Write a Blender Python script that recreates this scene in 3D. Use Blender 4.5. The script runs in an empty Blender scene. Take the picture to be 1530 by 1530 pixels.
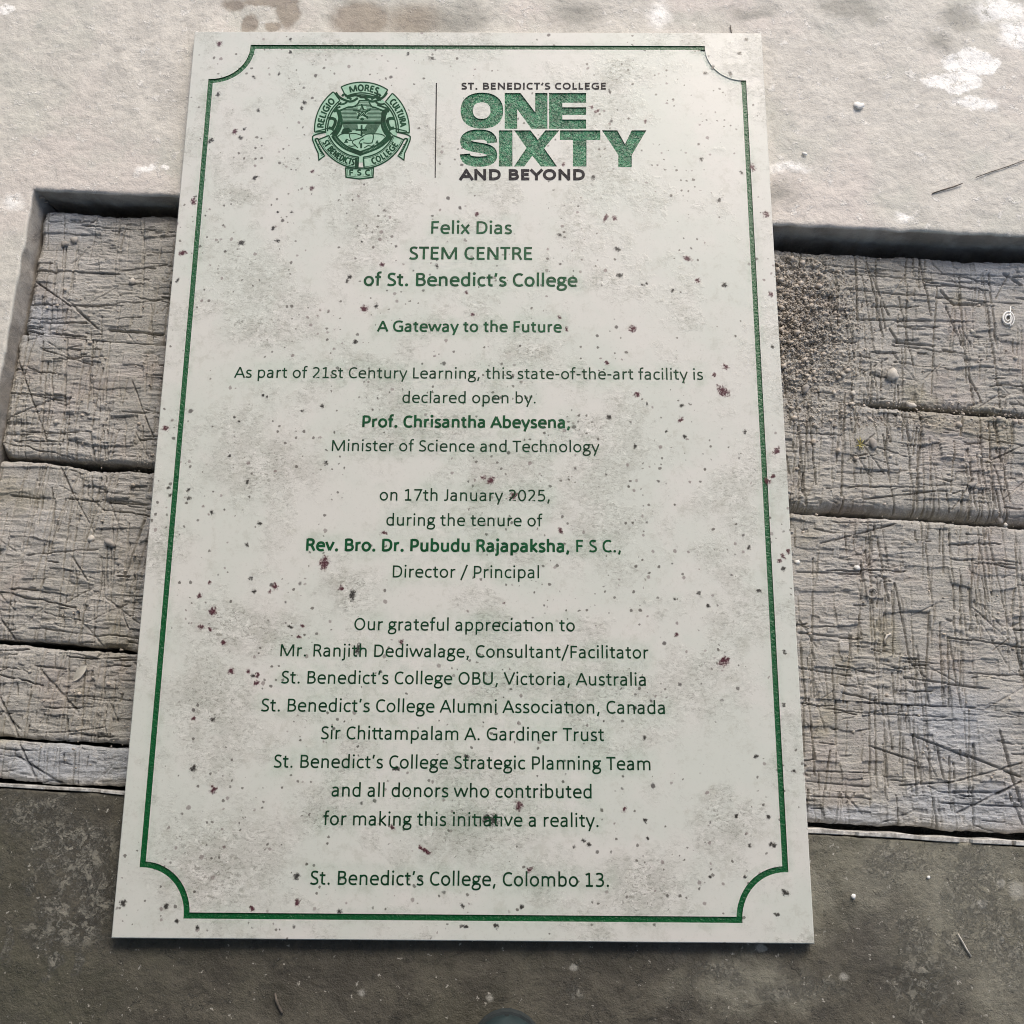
import bpy, math, random
import numpy as np
from mathutils import Vector, Euler, Matrix
from mathutils.geometry import delaunay_2d_cdt

# ------------------------------------------------------------------ camera, world, light
sc = bpy.context.scene
COL = sc.collection
R = math.radians
CAM_LOC = Vector((0.04626865, -0.31047605, 0.96914637))
CAM_ROT = Euler((0.24282466, 0.00489469, 0.00683734), 'XYZ')
FPX = 1573.13 / 1530.0
cd = bpy.data.cameras.new('camera')
cd.sensor_width = 36.0
cd.lens = 36.0 * FPX
cd.clip_start = 0.02
cd.clip_end = 200
cam = bpy.data.objects.new('camera', cd)
cam.location = CAM_LOC
cam.rotation_euler = CAM_ROT
COL.objects.link(cam)
sc.camera = cam

SUN_EL, SUN_AZ = 41.0, 20.0
w = bpy.data.worlds.new('World')
sc.world = w
w.use_nodes = True
nt = w.node_tree
sky = nt.nodes.new('ShaderNodeTexSky')
sky.sky_type = 'NISHITA'
sky.sun_disc = False
sky.sun_elevation = R(SUN_EL)
sky.sun_rotation = R(SUN_AZ)
sky.dust_density = 4.0
sky.air_density = 1.0
nt.links.new(sky.outputs[0], nt.nodes['Background'].inputs[0])
nt.nodes['Background'].inputs[1].default_value = 0.15
sl = bpy.data.lights.new('sun', 'SUN')
sl.energy = 0.55
sl.angle = R(22)
sl.color = (0.98, 0.97, 0.88)
so = bpy.data.objects.new('sun', sl)
COL.objects.link(so)
sd = Vector((math.sin(R(SUN_AZ)) * math.cos(R(SUN_EL)), math.cos(R(SUN_AZ)) * math.cos(R(SUN_EL)), math.sin(R(SUN_EL))))
so.rotation_euler = sd.to_track_quat('Z', 'Y').to_euler()
sc.view_settings.view_transform = 'Standard'
sc.view_settings.look = 'None'
sc.view_settings.exposure = 0.66
sc.view_settings.gamma = 1.0
sc.cycles.use_denoising = True
sc.cycles.denoising_prefilter = 'NONE'
sc.cycles.denoising_input_passes = 'RGB_ALBEDO_NORMAL'
sc.cycles.filter_width = 1.05

rng = np.random.default_rng(7)
random.seed(7)
T = 0.010                          # plaque thickness; its top face is at z = T
ROTM = CAM_ROT.to_matrix()


def P(u, v, z=0.0):
    """the point of the horizontal plane z that the photograph shows at pixel u, v"""
    d = ROTM @ Vector(((u - 765) / 1573.13, -(v - 765) / 1573.13, -1))
    t = (z - CAM_LOC.z) / d.z
    p = CAM_LOC + d * t
    return p.x, p.y


# trough frame: s runs along the trough, t across it
TH = math.atan(-0.048)
CS, SN = math.cos(TH), math.sin(TH)


def st2xy(s, t):
    return s * CS - t * SN, s * SN + t * CS


def xy2st(x, y):
    return x * CS + y * SN, -x * SN + y * CS


# rim of the trough, read off where its edges lie on the ground
T_TOP = (xy2st(*P(265, 292))[1] + xy2st(*P(1160, 336))[1] + xy2st(*P(1530, 350))[1]) / 3
T_BOT = (xy2st(*P(187, 1190))[1] + xy2st(*P(1210, 1248))[1] + xy2st(*P(1530, 1264))[1]) / 3
S_LEFT, S_RIGHT = xy2st(*P(48, 285))[0], 1.25


# ------------------------------------------------------------------ helpers
def tag(o, label=None, cat=None, group=None, kind=None):
    if label: o['label'] = label
    if cat: o['category'] = cat
    if group: o['group'] = group
    if kind: o['kind'] = kind
    return o


def meshobj(name, verts, faces, mat=None, parent=None, smooth=False):
    me = bpy.data.meshes.new(name)
    if isinstance(verts, np.ndarray) and isinstance(faces, np.ndarray):
        n = faces.shape[1]
        me.vertices.add(len(verts))
        me.vertices.foreach_set('co', verts.astype(np.float32).ravel())
        me.loops.add(faces.size)
        me.loops.foreach_set('vertex_index', faces.astype(np.int32).ravel())
        me.polygons.add(len(faces))
        me.polygons.foreach_set('loop_start', np.arange(0, faces.size, n, dtype=np.int32))
        me.polygons.foreach_set('loop_total', np.full(len(faces), n, dtype=np.int32))
        me.update(calc_edges=True)
    else:
        me.from_pydata([tuple(v) for v in verts], [], [tuple(f) for f in faces])
        me.update()
    if smooth:
        me.shade_smooth()
    o = bpy.data.objects.new(name, me)
    if mat: me.materials.append(mat)
    COL.objects.link(o)
    if parent: o.parent = parent
    return o


def empty(name, loc=(0, 0, 0)):
    o = bpy.data.objects.new(name, None)
    o.location = loc
    o.empty_display_size = 0.02
    COL.objects.link(o)
    return o


def vnoise(x, y, seed=0):
    """smooth value noise in -1..1 on arrays"""
    x = np.asarray(x, float); y = np.asarray(y, float)
    r = np.random.default_rng(seed).random((256, 256)) * 2 - 1
    xi = np.floor(x).astype(int); yi = np.floor(y).astype(int)
    fx = x - xi; fy = y - yi
    fx = fx * fx * (3 - 2 * fx); fy = fy * fy * (3 - 2 * fy)
    a = r[xi & 255, yi & 255]; b = r[(xi + 1) & 255, yi & 255]
    c = r[xi & 255, (yi + 1) & 255]; d = r[(xi + 1) & 255, (yi + 1) & 255]
    return (a * (1 - fx) + b * fx) * (1 - fy) + (c * (1 - fx) + d * fx) * fy


def fbm(x, y, seed=0, octs=4, gain=0.5):
    s = 0; a = 1; tot = 0
    for k in range(octs):
        s = s + a * vnoise(x * 2 ** k + 17.3 * k, y * 2 ** k - 9.1 * k, seed + k)
        tot += a; a *= gain
    return s / tot


def grid_faces(n, m):
    i = np.arange(n - 1)[:, None]; j = np.arange(m - 1)[None, :]
    a = i * m + j
    return np.stack([a, a + m, a + m + 1, a + 1], -1).reshape(-1, 4)


def smooth01(x):
    x = np.clip(x, 0, 1)
    return x * x * (3 - 2 * x)


# ------------------------------------------------------------------ node helper
class N:
    def __init__(self, name):
        self.m = bpy.data.materials.new(name)
        self.m.use_nodes = True
        self.t = self.m.node_tree
        self.b = self.t.nodes['Principled BSDF']
        self.geo = None

    def n(self, typ, **kw):
        nd = self.t.nodes.new('ShaderNode' + typ)
        for k, v in kw.items(): setattr(nd, k, v)
        return nd

    def l(self, a, b): self.t.links.new(a, b)

    def set(self, sock, v):
        if hasattr(v, 'is_linked') or isinstance(v, bpy.types.NodeSocket): self.l(v, sock)
        else: sock.default_value = v

    def pos(self):
        if not self.geo: self.geo = self.n('NewGeometry')
        return self.geo.outputs['Position']

    def math(self, op, a, b=None, clamp=False):
        nd = self.n('Math', operation=op); nd.use_clamp = clamp
        self.set(nd.inputs[0], a)
        if b is not None: self.set(nd.inputs[1], b)
        return nd.outputs[0]

    def vmath(self, op, a, b=None, out=0):
        nd = self.n('VectorMath', operation=op)
        self.set(nd.inputs[0], a)
        if b is not None: self.set(nd.inputs[1], b)
        return nd.outputs[out]

    def noise(self, vec, scale, detail=4, rough=0.55, dist=0.0, color=False):
        nd = self.n('TexNoise')
        self.set(nd.inputs['Vector'], vec)
        nd.inputs['Scale'].default_value = scale
        nd.inputs['Detail'].default_value = detail
        nd.inputs['Roughness'].default_value = rough
        nd.inputs['Distortion'].default_value = dist
        return nd.outputs['Color' if color else 'Fac']

    def vor(self, vec, scale, feature='F1', out='Distance', rnd=1.0):
        nd = self.n('TexVoronoi', feature=feature)
        self.set(nd.inputs['Vector'], vec)
        nd.inputs['Scale'].default_value = scale
        nd.inputs['Randomness'].default_value = rnd
        return nd.outputs[out] if out else nd

    def ramp(self, x, lo, hi, a=0.0, b=1.0, smooth=True):
        nd = self.n('MapRange')
        nd.interpolation_type = 'SMOOTHSTEP' if smooth else 'LINEAR'
        self.set(nd.inputs['Value'], x)
        nd.inputs['From Min'].default_value = lo; nd.inputs['From Max'].default_value = hi
        nd.inputs['To Min'].default_value = a; nd.inputs['To Max'].default_value = b
        return nd.outputs['Result']

    def mix(self, f, a, b):
        nd = self.n('Mix', data_type='RGBA')
        self.set(nd.inputs[0], f)
        self.set(nd.inputs[6], a if not isinstance(a, tuple) else (*a, 1))
        self.set(nd.inputs[7], b if not isinstance(b, tuple) else (*b, 1))
        return nd.outputs[2]

    def stretch(self, vec, sx, sy, sz=1.0, rz=0.0):
        nd = self.n('Mapping'); self.set(nd.inputs['Vector'], vec)
        nd.inputs['Rotation'].default_value = (0, 0, rz)
        nd.inputs['Scale'].default_value = (sx, sy, sz)
        return nd.outputs[0]

    def bump(self, h, dist, strength=1.0, normal=None):
        nd = self.n('Bump')
        nd.inputs['Strength'].default_value = strength
        nd.inputs['Distance'].default_value = dist
        self.set(nd.inputs['Height'], h)
        if normal is not None: self.l(normal, nd.inputs['Normal'])
        return nd.outputs[0]

    def patches(self, warped, lst, z=0.0):
        """max of soft blobs; lst of (px, py, rx_px, ry_px, lo, hi)"""
        acc = None
        for (u, v, rx, ry, lo, hi) in lst:
            x, y = P(u, v, z)
            k = 0.00062
            d = self.vmath('SUBTRACT', warped, (x, y, z))
            d = self.vmath('MULTIPLY', d, (1 / (rx * k), 1 / (ry * k), 0))
            ln = self.vmath('LENGTH', d, out=1)
            f = self.ramp(ln, hi, lo, 0, 1)
            acc = f if acc is None else self.math('MAXIMUM', acc, f)
        return acc

    def warp(self, scale, amt, detail=3):
        c = self.noise(self.pos(), scale, detail, 0.65, color=True)
        c = self.vmath('SUBTRACT', c, (0.5, 0.5, 0.5))
        c = self.vmath('SCALE', c); c.node.inputs['Scale'].default_value = amt
        return self.vmath('ADD', self.pos(), c)


# ------------------------------------------------------------------ materials
def mat_concrete():
    k = N('concrete')
    p = k.pos()
    w1 = k.warp(22, 0.05, 4)
    w2 = k.warp(90, 0.012, 4)
    big = k.noise(w1, 3.2, 5, 0.6)
    mid = k.noise(p, 24, 6, 0.65, 0.4)
    fine = k.noise(p, 160, 4, 0.7)
    grain = k.noise(p, 700, 2, 0.6)
    # dry dusty screed on the far side and at the end of the trough
    a = k.mix(k.ramp(mid, 0.36, 0.66), (0.51, 0.49, 0.45), (0.645, 0.62, 0.57))
    a = k.mix(k.ramp(big, 0.40, 0.62), a, (0.575, 0.56, 0.51))
    pink = k.noise(w1, 6.0, 3, 0.5)
    a = k.mix(k.ramp(pink, 0.50, 0.64, 0, 0.6), a, (0.62, 0.56, 0.525))
    a = k.mix(k.ramp(k.noise(k.vmath('ADD', w1, (3, 5, 0)), 7.0, 4, .6), 0.50, 0.62, 0, 0.55), a, (0.50, 0.505, 0.455))
    fl = k.noise(k.warp(60, 0.02), 75, 5, 0.75)
    a = k.mix(k.ramp(fl, 0.57, 0.63, 0, 0.65), a, (0.80, 0.78, 0.74))
    a = k.mix(k.ramp(fl, 0.38, 0.29, 0, 0.4), a, (0.36, 0.335, 0.30))
    # splashes of white plaster
    wht = k.patches(k.warp(48, .030, 6), [(1452, 95, 46, 30, .85, 1.05), (1425, 122, 50, 22, .85, 1.08), (1455, 152, 44, 12, .5, 1.2), (1490, 15, 62, 22, .5, 1.3),
                         (1522, 52, 34, 30, .5, 1.3), (10, 14, 16, 12, .7, 1.1), (218, 252, 18, 8, .4, 1.3), (245, 246, 12, 6, .6, 1.2),
                         (18, 300, 20, 14, .2, 1.5), (985, 22, 22, 26, .2, 1.4), (1350, 325, 14, 9, .3, 1.4), (1180, 250, 40, 9, .1, 1.4)])
    hole = k.ramp(k.noise(w2, 120, 4, 0.7), 0.44, 0.36, 0, .9)
    wf = k.math('MULTIPLY', wht, k.math('SUBTRACT', 1.0, hole))
    a = k.mix(wf, a, (0.90, 0.89, 0.86))
    # brown and grey stains near the far edge of the plaque
    brown = k.patches(w2, [(430, 16, 24, 36, .7, 1.1), (372, 34, 16, 22, .7, 1.1), (350, 6, 24, 14, .6, 1.2), (408, 38, 16, 12, .6, 1.1),
                           (540, 28, 62, 44, .6, 1.15), (620, 30, 70, 44, .3, 1.25), (400, 2, 60, 10, .6, 1.1)])
    a = k.mix(k.math('MULTIPLY', brown, 0.75), a, k.mix(k.ramp(mid, .4, .6), (0.19, 0.15, 0.115), (0.29, 0.24, 0.185)))
    grey = k.patches(w1, [(1270, 12, 66, 28, .4, 1.2), (690, 25, 60, 40, .3, 1.3), (1440, 22, 50, 30, .3, 1.3), (860, 20, 60, 40, .1, 1.3),
                          (1400, 60, 40, 22, .1, 1.3), (1150, 290, 60, 30, 0, 1.4), (1120, 15, 50, 20, 0, 1.3)])
    a = k.mix(k.math('MULTIPLY', grey, 0.7), a, (0.25, 0.245, 0.22))
    # damp, dark slab on the near side
    b = k.mix(k.ramp(mid, 0.36, 0.66), (0.056, 0.050, 0.038), (0.105, 0.096, 0.073))
    b = k.mix(k.ramp(big, 0.42, 0.62, 0, .7), b, (0.080, 0.079, 0.052))
    b = k.mix(k.ramp(pink, 0.54, 0.70, 0, .6), b, (0.100, 0.092, 0.079))
    lite = k.patches(k.warp(30, .09, 6), [(1450, 1330, 120, 120, .2, 1.4), (1330, 1290, 150, 60, .1, 1.3), (1500, 1450, 70, 120, .1, 1.3), (1200, 1330, 90, 60, 0, 1.3), (1120, 1470, 120, 40, 0, 1.3)])
    b = k.mix(k.math('MULTIPLY', lite, 0.8), b, (0.25, 0.24, 0.19))
    # crusts of pale efflorescence
    rid = k.vor(k.warp(130, 0.012, 4), 110, 'DISTANCE_TO_EDGE')
    rid = k.ramp(k.noise(k.warp(150, .012, 5), 150, 6, .85, 1.2), .47, .53)
    cr = k.ramp(k.noise(w2, 60, 6, 0.8), 0.44, 0.54)
    crust = k.math('MULTIPLY', k.math('MAXIMUM', k.math('MULTIPLY', rid, cr), k.ramp(k.noise(k.warp(70, .02, 5), 95, 6, .8, .8), .50, .55)),
                   k.patches(w1, [(110, 1275, 75, 55, .5, 1.15), (130, 1330, 60, 80, .5, 1.1), (90, 1380, 50, 40, .5, 1.1), (55, 1215, 55, 30, .2, 1.2), (160, 1330, 30, 60, .4, 1.2),
                                  (108, 1440, 14, 26, .6, 1.1), (68, 1450, 12, 22, .6, 1.1), (12, 1410, 10, 30, .5, 1.1), (42, 1325, 12, 14, .5, 1.1),
                                  (1365, 1400, 24, 36, .5, 1.15), (1430, 1400, 26, 24, .4, 1.2), (1340, 1290, 60, 26, .2, 1.2), (1460, 1330, 50, 90, .1, 1.3),
                                  (1500, 1400, 40, 80, .1, 1.3), (1080, 1458, 36, 14, .4, 1.2), (1190, 1475, 80, 16, .2, 1.2), (1380, 1470, 60, 40, .1, 1.3), (860, 1480, 16, 14, .3, 1.2)]))
    b = k.mix(k.math('MULTIPLY', crust, 0.9), b, (0.24, 0.23, 0.19))
    b = k.mix(k.ramp(k.noise(p, 230, 6, .9), .47, .36, 0, .6), b, (0.032, 0.029, 0.021))
    b = k.mix(k.ramp(k.noise(p, 200, 6, .9), .56, .66, 0, .4), b, (0.19, 0.18, 0.145))
    b = k.mix(k.ramp(k.noise(p, 190, 3, .6), 0.665, 0.71, 0, .85), b, (0.42, 0.40, 0.35))
    dots = k.patches(k.warp(200, 0.004, 3), [(1497, 1320, 7, 7, .6, 1.1), (1469, 1351, 7, 7, .6, 1.1), (1138, 1417, 9, 6, .6, 1.1), (1498, 1403, 4, 4, .6, 1.1),
                                             (1262, 1460, 8, 6, .3, 1.2), (857, 1446, 7, 6, .5, 1.1), (732, 1492, 6, 6, .2, 1.2), (540, 1484, 6, 6, .3, 1.2), (1520, 1330, 14, 14, .3, 1.2)])
    b = k.mix(k.math('MULTIPLY', dots, .8), b, (0.36, 0.35, 0.31))
    # which slab: across the trough
    pr = k.vmath('DOT_PRODUCT', p, (-SN, CS, 0), out=1)
    pr2 = k.math('ADD', pr, k.math('MULTIPLY', k.noise(p, 5, 3), 0.06))
    f = k.ramp(pr2, -0.28, -0.20)
    c = k.mix(f, b, a)
    c = k.mix(k.ramp(fine, 00.52, 0.28, 0, .22), c, k.mix(1.0, c, (0, 0, 0)) if False else (0.10, 0.09, 0.08))
    # formwork walls of the trough: raw grey cement
    z = k.n('SeparateXYZ'); k.l(p, z.inputs[0])
    c = k.mix(k.ramp(z.outputs[2], -0.002, -0.006), c, k.mix(k.ramp(mid, .35, .65), (0.22, 0.20, 0.175), (0.38, 0.355, 0.32)))
    k.l(c, k.b.inputs['Base Color'])
    k.set(k.b.inputs['Roughness'], k.ramp(mid, .3, .7, .62, .85))
    h = k.math('ADD', k.math('MULTIPLY', mid, 1.0), k.math('MULTIPLY', fine, 0.60))
    h = k.math('ADD', h, k.math('MULTIPLY', k.math('MAXIMUM', crust, k.math('MULTIPLY', wf, .25)), 0.35))
    h = k.math('ADD', h, k.math('MULTIPLY', k.ramp(fl, .58, .64), 0.25))
    h2 = k.math('ADD', h, k.math('MULTIPLY', grain, 0.16))
    bn = k.n('Bump'); bn.inputs['Distance'].default_value = .0026
    k.l(k.ramp(f, 0, 1, 1.0, .70), bn.inputs['Strength']); k.l(h2, bn.inputs['Height']); k.l(bn.outputs[0], k.b.inputs['Normal'])
    return k.m


def mat_wood(seed):
    k = N('weathered_timber')
    p = k.pos()
    off = k.vmath('ADD', p, (seed * 1.7, seed * .9, 0))
    st = k.stretch(off, 9, 60, 20, -TH)
    g1 = k.noise(st, 1.3, 6, 0.7, 0.3)
    g2 = k.noise(k.stretch(off, 40, 300, 60, -TH), 1.3, 4, 0.7)
    pat = k.noise(k.warp(14, .05), 9, 4, .6)
    c = k.mix(k.ramp(g1, 0.32, 0.68), (0.41, 0.395, 0.365), (0.56, 0.54, 0.505))
    c = k.mix(k.ramp(pat, 0.44, 0.60, 0, .55), c, (0.42, 0.405, 0.36))
    pk = k.noise(k.warp(20, .03), 11, 3, .5)
    c = k.mix(k.ramp(pk, 0.56, 0.68, 0, .35), c, (0.42, 0.355, 0.325))
    ol = k.noise(k.vmath('ADD', p, (4, 2, 0)), 13, 3, .5)
    c = k.mix(k.ramp(ol, 0.60, 0.70, 0, .5), c, (0.37, 0.34, 0.25))
    blue_sheen = k.patches(k.warp(25, .04), [(130, 1140, 170, 36, .4, 1.25), (1480, 400, 120, 60, .1, 1.3), (1450, 1205, 130, 34, .4, 1.3), (1420, 1080, 100, 70, .1, 1.3),
                                       (100, 330, 90, 60, .1, 1.3), (60, 480, 60, 60, .1, 1.3), (1250, 1222, 120, 16, .3, 1.3)], -0.03)
    c = k.mix(k.math('MULTIPLY', blue_sheen, .75), c, k.mix(k.ramp(g2, .3, .7), (0.36, 0.385, 0.42), (0.52, 0.555, 0.61)))  # bluish sky sheen put into the timber colour
    # dust lies pale on the worn faces, dirt fills specks
    dust = k.ramp(k.noise(p, 75, 5, .7), 0.56, 0.70, 0, .5)
    c = k.mix(dust, c, (0.56, 0.535, 0.495))
    c = k.mix(k.ramp(k.noise(p, 210, 4, .75), 0.38, 0.30, 0, .6), c, (0.16, 0.145, 0.125))
    k.l(c, k.b.inputs['Base Color'])
    k.set(k.b.inputs['Roughness'], k.ramp(g2, .3, .7, .45, .75))
    h = k.math('ADD', k.math('MULTIPLY', g2, .7), k.math('MULTIPLY', k.noise(k.stretch(p, 1, 2.2, 1, -TH), 240, 6, .85), 1.0))
    k.l(k.bump(h, 0.0021, 1.0), k.b.inputs['Normal'])
    return k.m


# flecks that can be told apart in the photograph: px, py, radius px, red (1) or black (0)
FLECKS = [(351, 197, 6, 1), (365, 193, 4, 0), (360, 206, 5, 0), (315, 210, 7, 0), (328, 65, 6, 1), (455, 153, 5, 0), (451, 162, 4, 0), (386, 165, 4, 0),
          (381, 266, 6, 0), (466, 281, 5, 1), (467, 256, 4, 1), (436, 317, 3, 0), (415, 317, 3, 0), (273, 378, 7, 1), (289, 301, 7, 1), (265, 419, 4, 0), (361, 363, 6, 0),
          (414, 360, 5, 0), (408, 341, 4, 0), (545, 461, 8, 1), (562, 457, 5, 0), (571, 395, 5, 1), (713, 320, 5, 1), (697, 437, 4, 1), (706, 470, 4, 1), (653, 398, 4, 0),
          (523, 414, 5, 0), (519, 420, 4, 0), (541, 361, 3, 0), (531, 511, 5, 0), (847, 492, 4, 1), (836, 474, 4, 1), (836, 351, 4, 0), (905, 325, 6, 1), (918, 326, 6, 1),
          (922, 372, 6, 0), (1027, 386, 7, 1), (926, 411, 6, 0), (1042, 419, 6, 1), (1083, 426, 6, 0), (1005, 434, 4, 0), (960, 426, 4, 0), (966, 424, 3, 0), (945, 491, 7, 1),
          (907, 542, 5, 1), (1080, 584, 11, 1), (1084, 548, 6, 1), (1067, 560, 4, 1), (952, 589, 6, 1), (967, 603, 3, 0), (910, 623, 5, 0), (1019, 606, 4, 0), (1017, 627, 5, 1),
          (1023, 652, 4, 0), (996, 644, 3, 0), (1160, 674, 7, 1), (1154, 518, 4, 0), (1145, 321, 7, 1), (1152, 440, 5, 1), (1113, 645, 4, 0), (949, 667, 4, 0), (1054, 109, 5, 0),
          (1065, 100, 4, 0), (1061, 141, 0.1, 0), (1091, 110, 5, 0), (1105, 80, 5, 0), (1115, 59, 4, 0), (1124, 250, 7, 1), (1048, 238, 5, 0), (1108, 258, 4, 0), (911, 136, 4, 0),
          (884, 160, 4, 1), (892, 166, 5, 1), (964, 181, 4, 1), (842, 245, 4, 1), (886, 265, 5, 0), (1074, 299, 5, 0), (1147, 719, 7, 1), (1155, 712, 4, 1), (1119, 818, 4, 0),
          (1170, 831, 5, 1), (1165, 838, 4, 1), (1178, 824, 5, 1), (1171, 850, 4, 0), (1133, 883, 4, 0), (1082, 988, 9, 1), (1058, 905, 4, 0), (1011, 948, 4, 1), (1044, 886, 4, 0),
          (1008, 895, 3, 0), (733, 718, 8, 1), (722, 714, 5, 1), (767, 741, 7, 1), (837, 793, 5, 1), (574, 796, 5, 1), (484, 842, 11, 1), (411, 876, 6, 1), (403, 884, 4, 1), (380, 884, 4, 0),
          (375, 864, 4, 0), (318, 914, 8, 1), (298, 890, 5, 1), (313, 870, 4, 1), (300, 937, 5, 1), (314, 941, 4, 1), (334, 960, 5, 1), (434, 937, 4, 0), (452, 935, 4, 1), (447, 952, 4, 1),
          (345, 1003, 6, 1), (385, 1009, 5, 1), (378, 1010, 4, 0), (383, 1020, 5, 1), (371, 1003, 4, 1), (289, 1074, 4, 1), (318, 1075, 5, 0), (319, 1180, 7, 1), (289, 1148, 6, 0),
          (527, 889, 8, 0), (510, 879, 5, 1), (388, 782, 5, 0), (370, 720, 4, 0), (281, 732, 4, 0), (282, 744, 5, 0), (317, 766, 4, 0), (369, 814, 4, 0), (247, 640, 6, 1), (252, 729, 4, 0),
          (254, 740, 4, 0), (343, 681, 3, 0), (535, 970, 8, 0), (599, 959, 5, 1), (776, 1204, 8, 1), (791, 1300, 5, 1), (634, 1270, 5, 1), (628, 1266, 4, 1), (640, 1274, 4, 1),
          (443, 1310, 6, 0), (444, 1349, 5, 1), (377, 1357, 5, 1), (178, 1308, 4, 0), (184, 1349, 6, 0), (249, 1354, 5, 0), (264, 1376, 4, 0), (295, 1386, 4, 0), (691, 1353, 4, 0),
          (779, 1355, 4, 0), (508, 1361, 4, 0), (741, 1384, 5, 0), (696, 1384, 4, 0), (1120, 1263, 4, 0), (1157, 1263, 5, 0), (1173, 1333, 6, 0), (1161, 1366, 4, 0), (1151, 1261, 3, 0),
          (1100, 1219, 4, 0), (1149, 1221, 4, 0), (1186, 1152, 4, 0), (1171, 1053, 4, 0), (1113, 1310, 3, 0), (1061, 1310, 3, 0), (948, 1058, 4, 0), (963, 1102, 4, 0), (933, 1209, 4, 1),
          (964, 1226, 4, 0), (968, 1252, 3, 0), (872, 1256, 4, 0), (880, 1262, 4, 0), (858, 1265, 3, 0), (487, 692, 5, 0), (481, 607, 4, 0), (452, 614, 3, 0), (399, 593, 3, 0),
          (393, 591, 3, 0), (350, 623, 3, 0), (357, 630, 3, 0), (586, 1236, 5, 1), (593, 1148, 6, 0), (697, 1130, 4, 0), (738, 1225, 10, 0), (726, 1222, 7, 0), (765, 563, 4, 0),
          (1130, 1130, 4, 0), (1184, 924, 4, 1), (1172, 974, 4, 0), (645, 87, 5, 0), (610, 80, 4, 0), (434, 78, 4, 0), (434, 59, 4, 0), (417, 110, 3, 0), (379, 115, 4, 0), (326, 141, 5, 0)]


def mat_granite():
    k = N('polished_granite')
    p = k.pos()
    w1 = k.warp(35, 0.03, 5)
    w2 = k.warp(260, 0.0032, 3)
    # milky ground with faint green and rose clouds
    c = k.mix(k.ramp(k.noise(w1, 9, 4, .6), .38, .62), (0.615, 0.612, 0.575), (0.575, 0.598, 0.552))
    c = k.mix(k.ramp(k.noise(w1, 14, 3, .6), .54, .68, 0, .45), c, (0.645, 0.625, 0.595))
    # clouded, crazed quartz zones
    zone = k.noise(k.warp(40, .035, 6), 11, 6, .70)
    zf = k.ramp(zone, .49, .60)
    zp = k.patches(k.warp(38, .085, 6), [(905, 420, 60, 30, .1, 1.2), (380, 490, 70, 40, .1, 1.2), (500, 70, 80, 30, .1, 1.2), (360, 940, 120, 50, .1, 1.25), (400, 700, 110, 50, .1, 1.2),
                                        (520, 880, 60, 40, .1, 1.2), (700, 1240, 110, 50, .1, 1.2), (330, 1290, 120, 90, .1, 1.25), (960, 1320, 90, 60, .1, 1.2), (310, 1040, 80, 70, .1, 1.2),
                                        (360, 290, 50, 30, .1, 1.2), (930, 110, 60, 30, .1, 1.2), (800, 520, 60, 40, .1, 1.2), (620, 640, 120, 40, 0, 1.3), (560, 340, 60, 20, 0, 1.3),
                                        (880, 650, 60, 40, .1, 1.2), (740, 1030, 60, 40, 0, 1.2), (480, 1210, 60, 40, 0, 1.2), (240, 820, 40, 60, .1, 1.2), (1080, 1220, 50, 40, .1, 1.2)], T)
    zf = k.math('MAXIMUM', k.math('MULTIPLY', zf, .65), zp)
    craz = k.noise(k.stretch(w2, 1, 1.9, 1, .35), 200, 5, .85, .8)
    dk = k.math('MULTIPLY', zf, k.ramp(craz, .50, .40))
    c = k.mix(k.math('MULTIPLY', dk, .85), c, (0.20, 0.20, 0.17))
    lt = k.math('MULTIPLY', zf, k.ramp(craz, .56, .64))
    c = k.mix(k.math('MULTIPLY', lt, .7), c, (0.86, 0.84, 0.79))
    veil = k.math('MULTIPLY', zf, k.ramp(k.noise(w1, 55, 6, .75), .40, .58))
    c = k.mix(k.math('MULTIPLY', veil, .50), c, (0.33, 0.335, 0.295))
    # overall tiny salt
    c = k.mix(k.ramp(k.noise(p, 380, 4, .8), .56, .70, 0, .40), c, (0.42, 0.41, 0.38))

    c = k.mix(k.ramp(k.noise(k.warp(60, .01, 4), 60, 6, .8), .52, .66, 0, .35), c, (0.40, 0.40, 0.345))
    # scattered small mineral flecks in clusters
    def flecks(scale, r, keep, col, clump):
        v = k.vor(w2, scale, out=None)
        sep = k.n('SeparateColor'); k.l(v.outputs['Color'], sep.inputs[0])
        on = k.math('GREATER_THAN', k.math('ADD', sep.outputs[0], k.math('MULTIPLY', k.ramp(k.noise(p, 16, 2), .35, .65, -1, 1), clump)), keep)
        rr = k.math('MULTIPLY', sep.outputs[1], r)
        f = k.math('SUBTRACT', rr, v.outputs['Distance'])
        f = k.math('MULTIPLY', k.ramp(f, -.03, .07), on)
        return k.math('MULTIPLY', f, k.ramp(sep.outputs[2], 0, 1, .45, .95, False))
    for (s, r, kp, col, cl) in ((78, .20, .86, (0.05, 0.04, 0.04), .20), (170, .30, .76, (0.085, 0.075, 0.065), .42), (120, .26, .84, (0.10, 0.05, 0.055), .40)):
        c = k.mix(flecks(s, r, kp, col, cl), c, col)
    k.l(c, k.b.inputs['Base Color'])
    k.b.inputs['Roughness'].default_value = 0.30
    k.b.inputs['Specular IOR Level'].default_value = 0.4
    k.b.inputs['Subsurface Weight'].default_value = 0.0
    h = k.math('ADD', k.math('MULTIPLY', zf, craz), k.math('MULTIPLY', k.noise(p, 60, 3), .25))
    k.l(k.bump(h, 0.0006, 0.6), k.b.inputs['Normal'])
    return k.m


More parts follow.
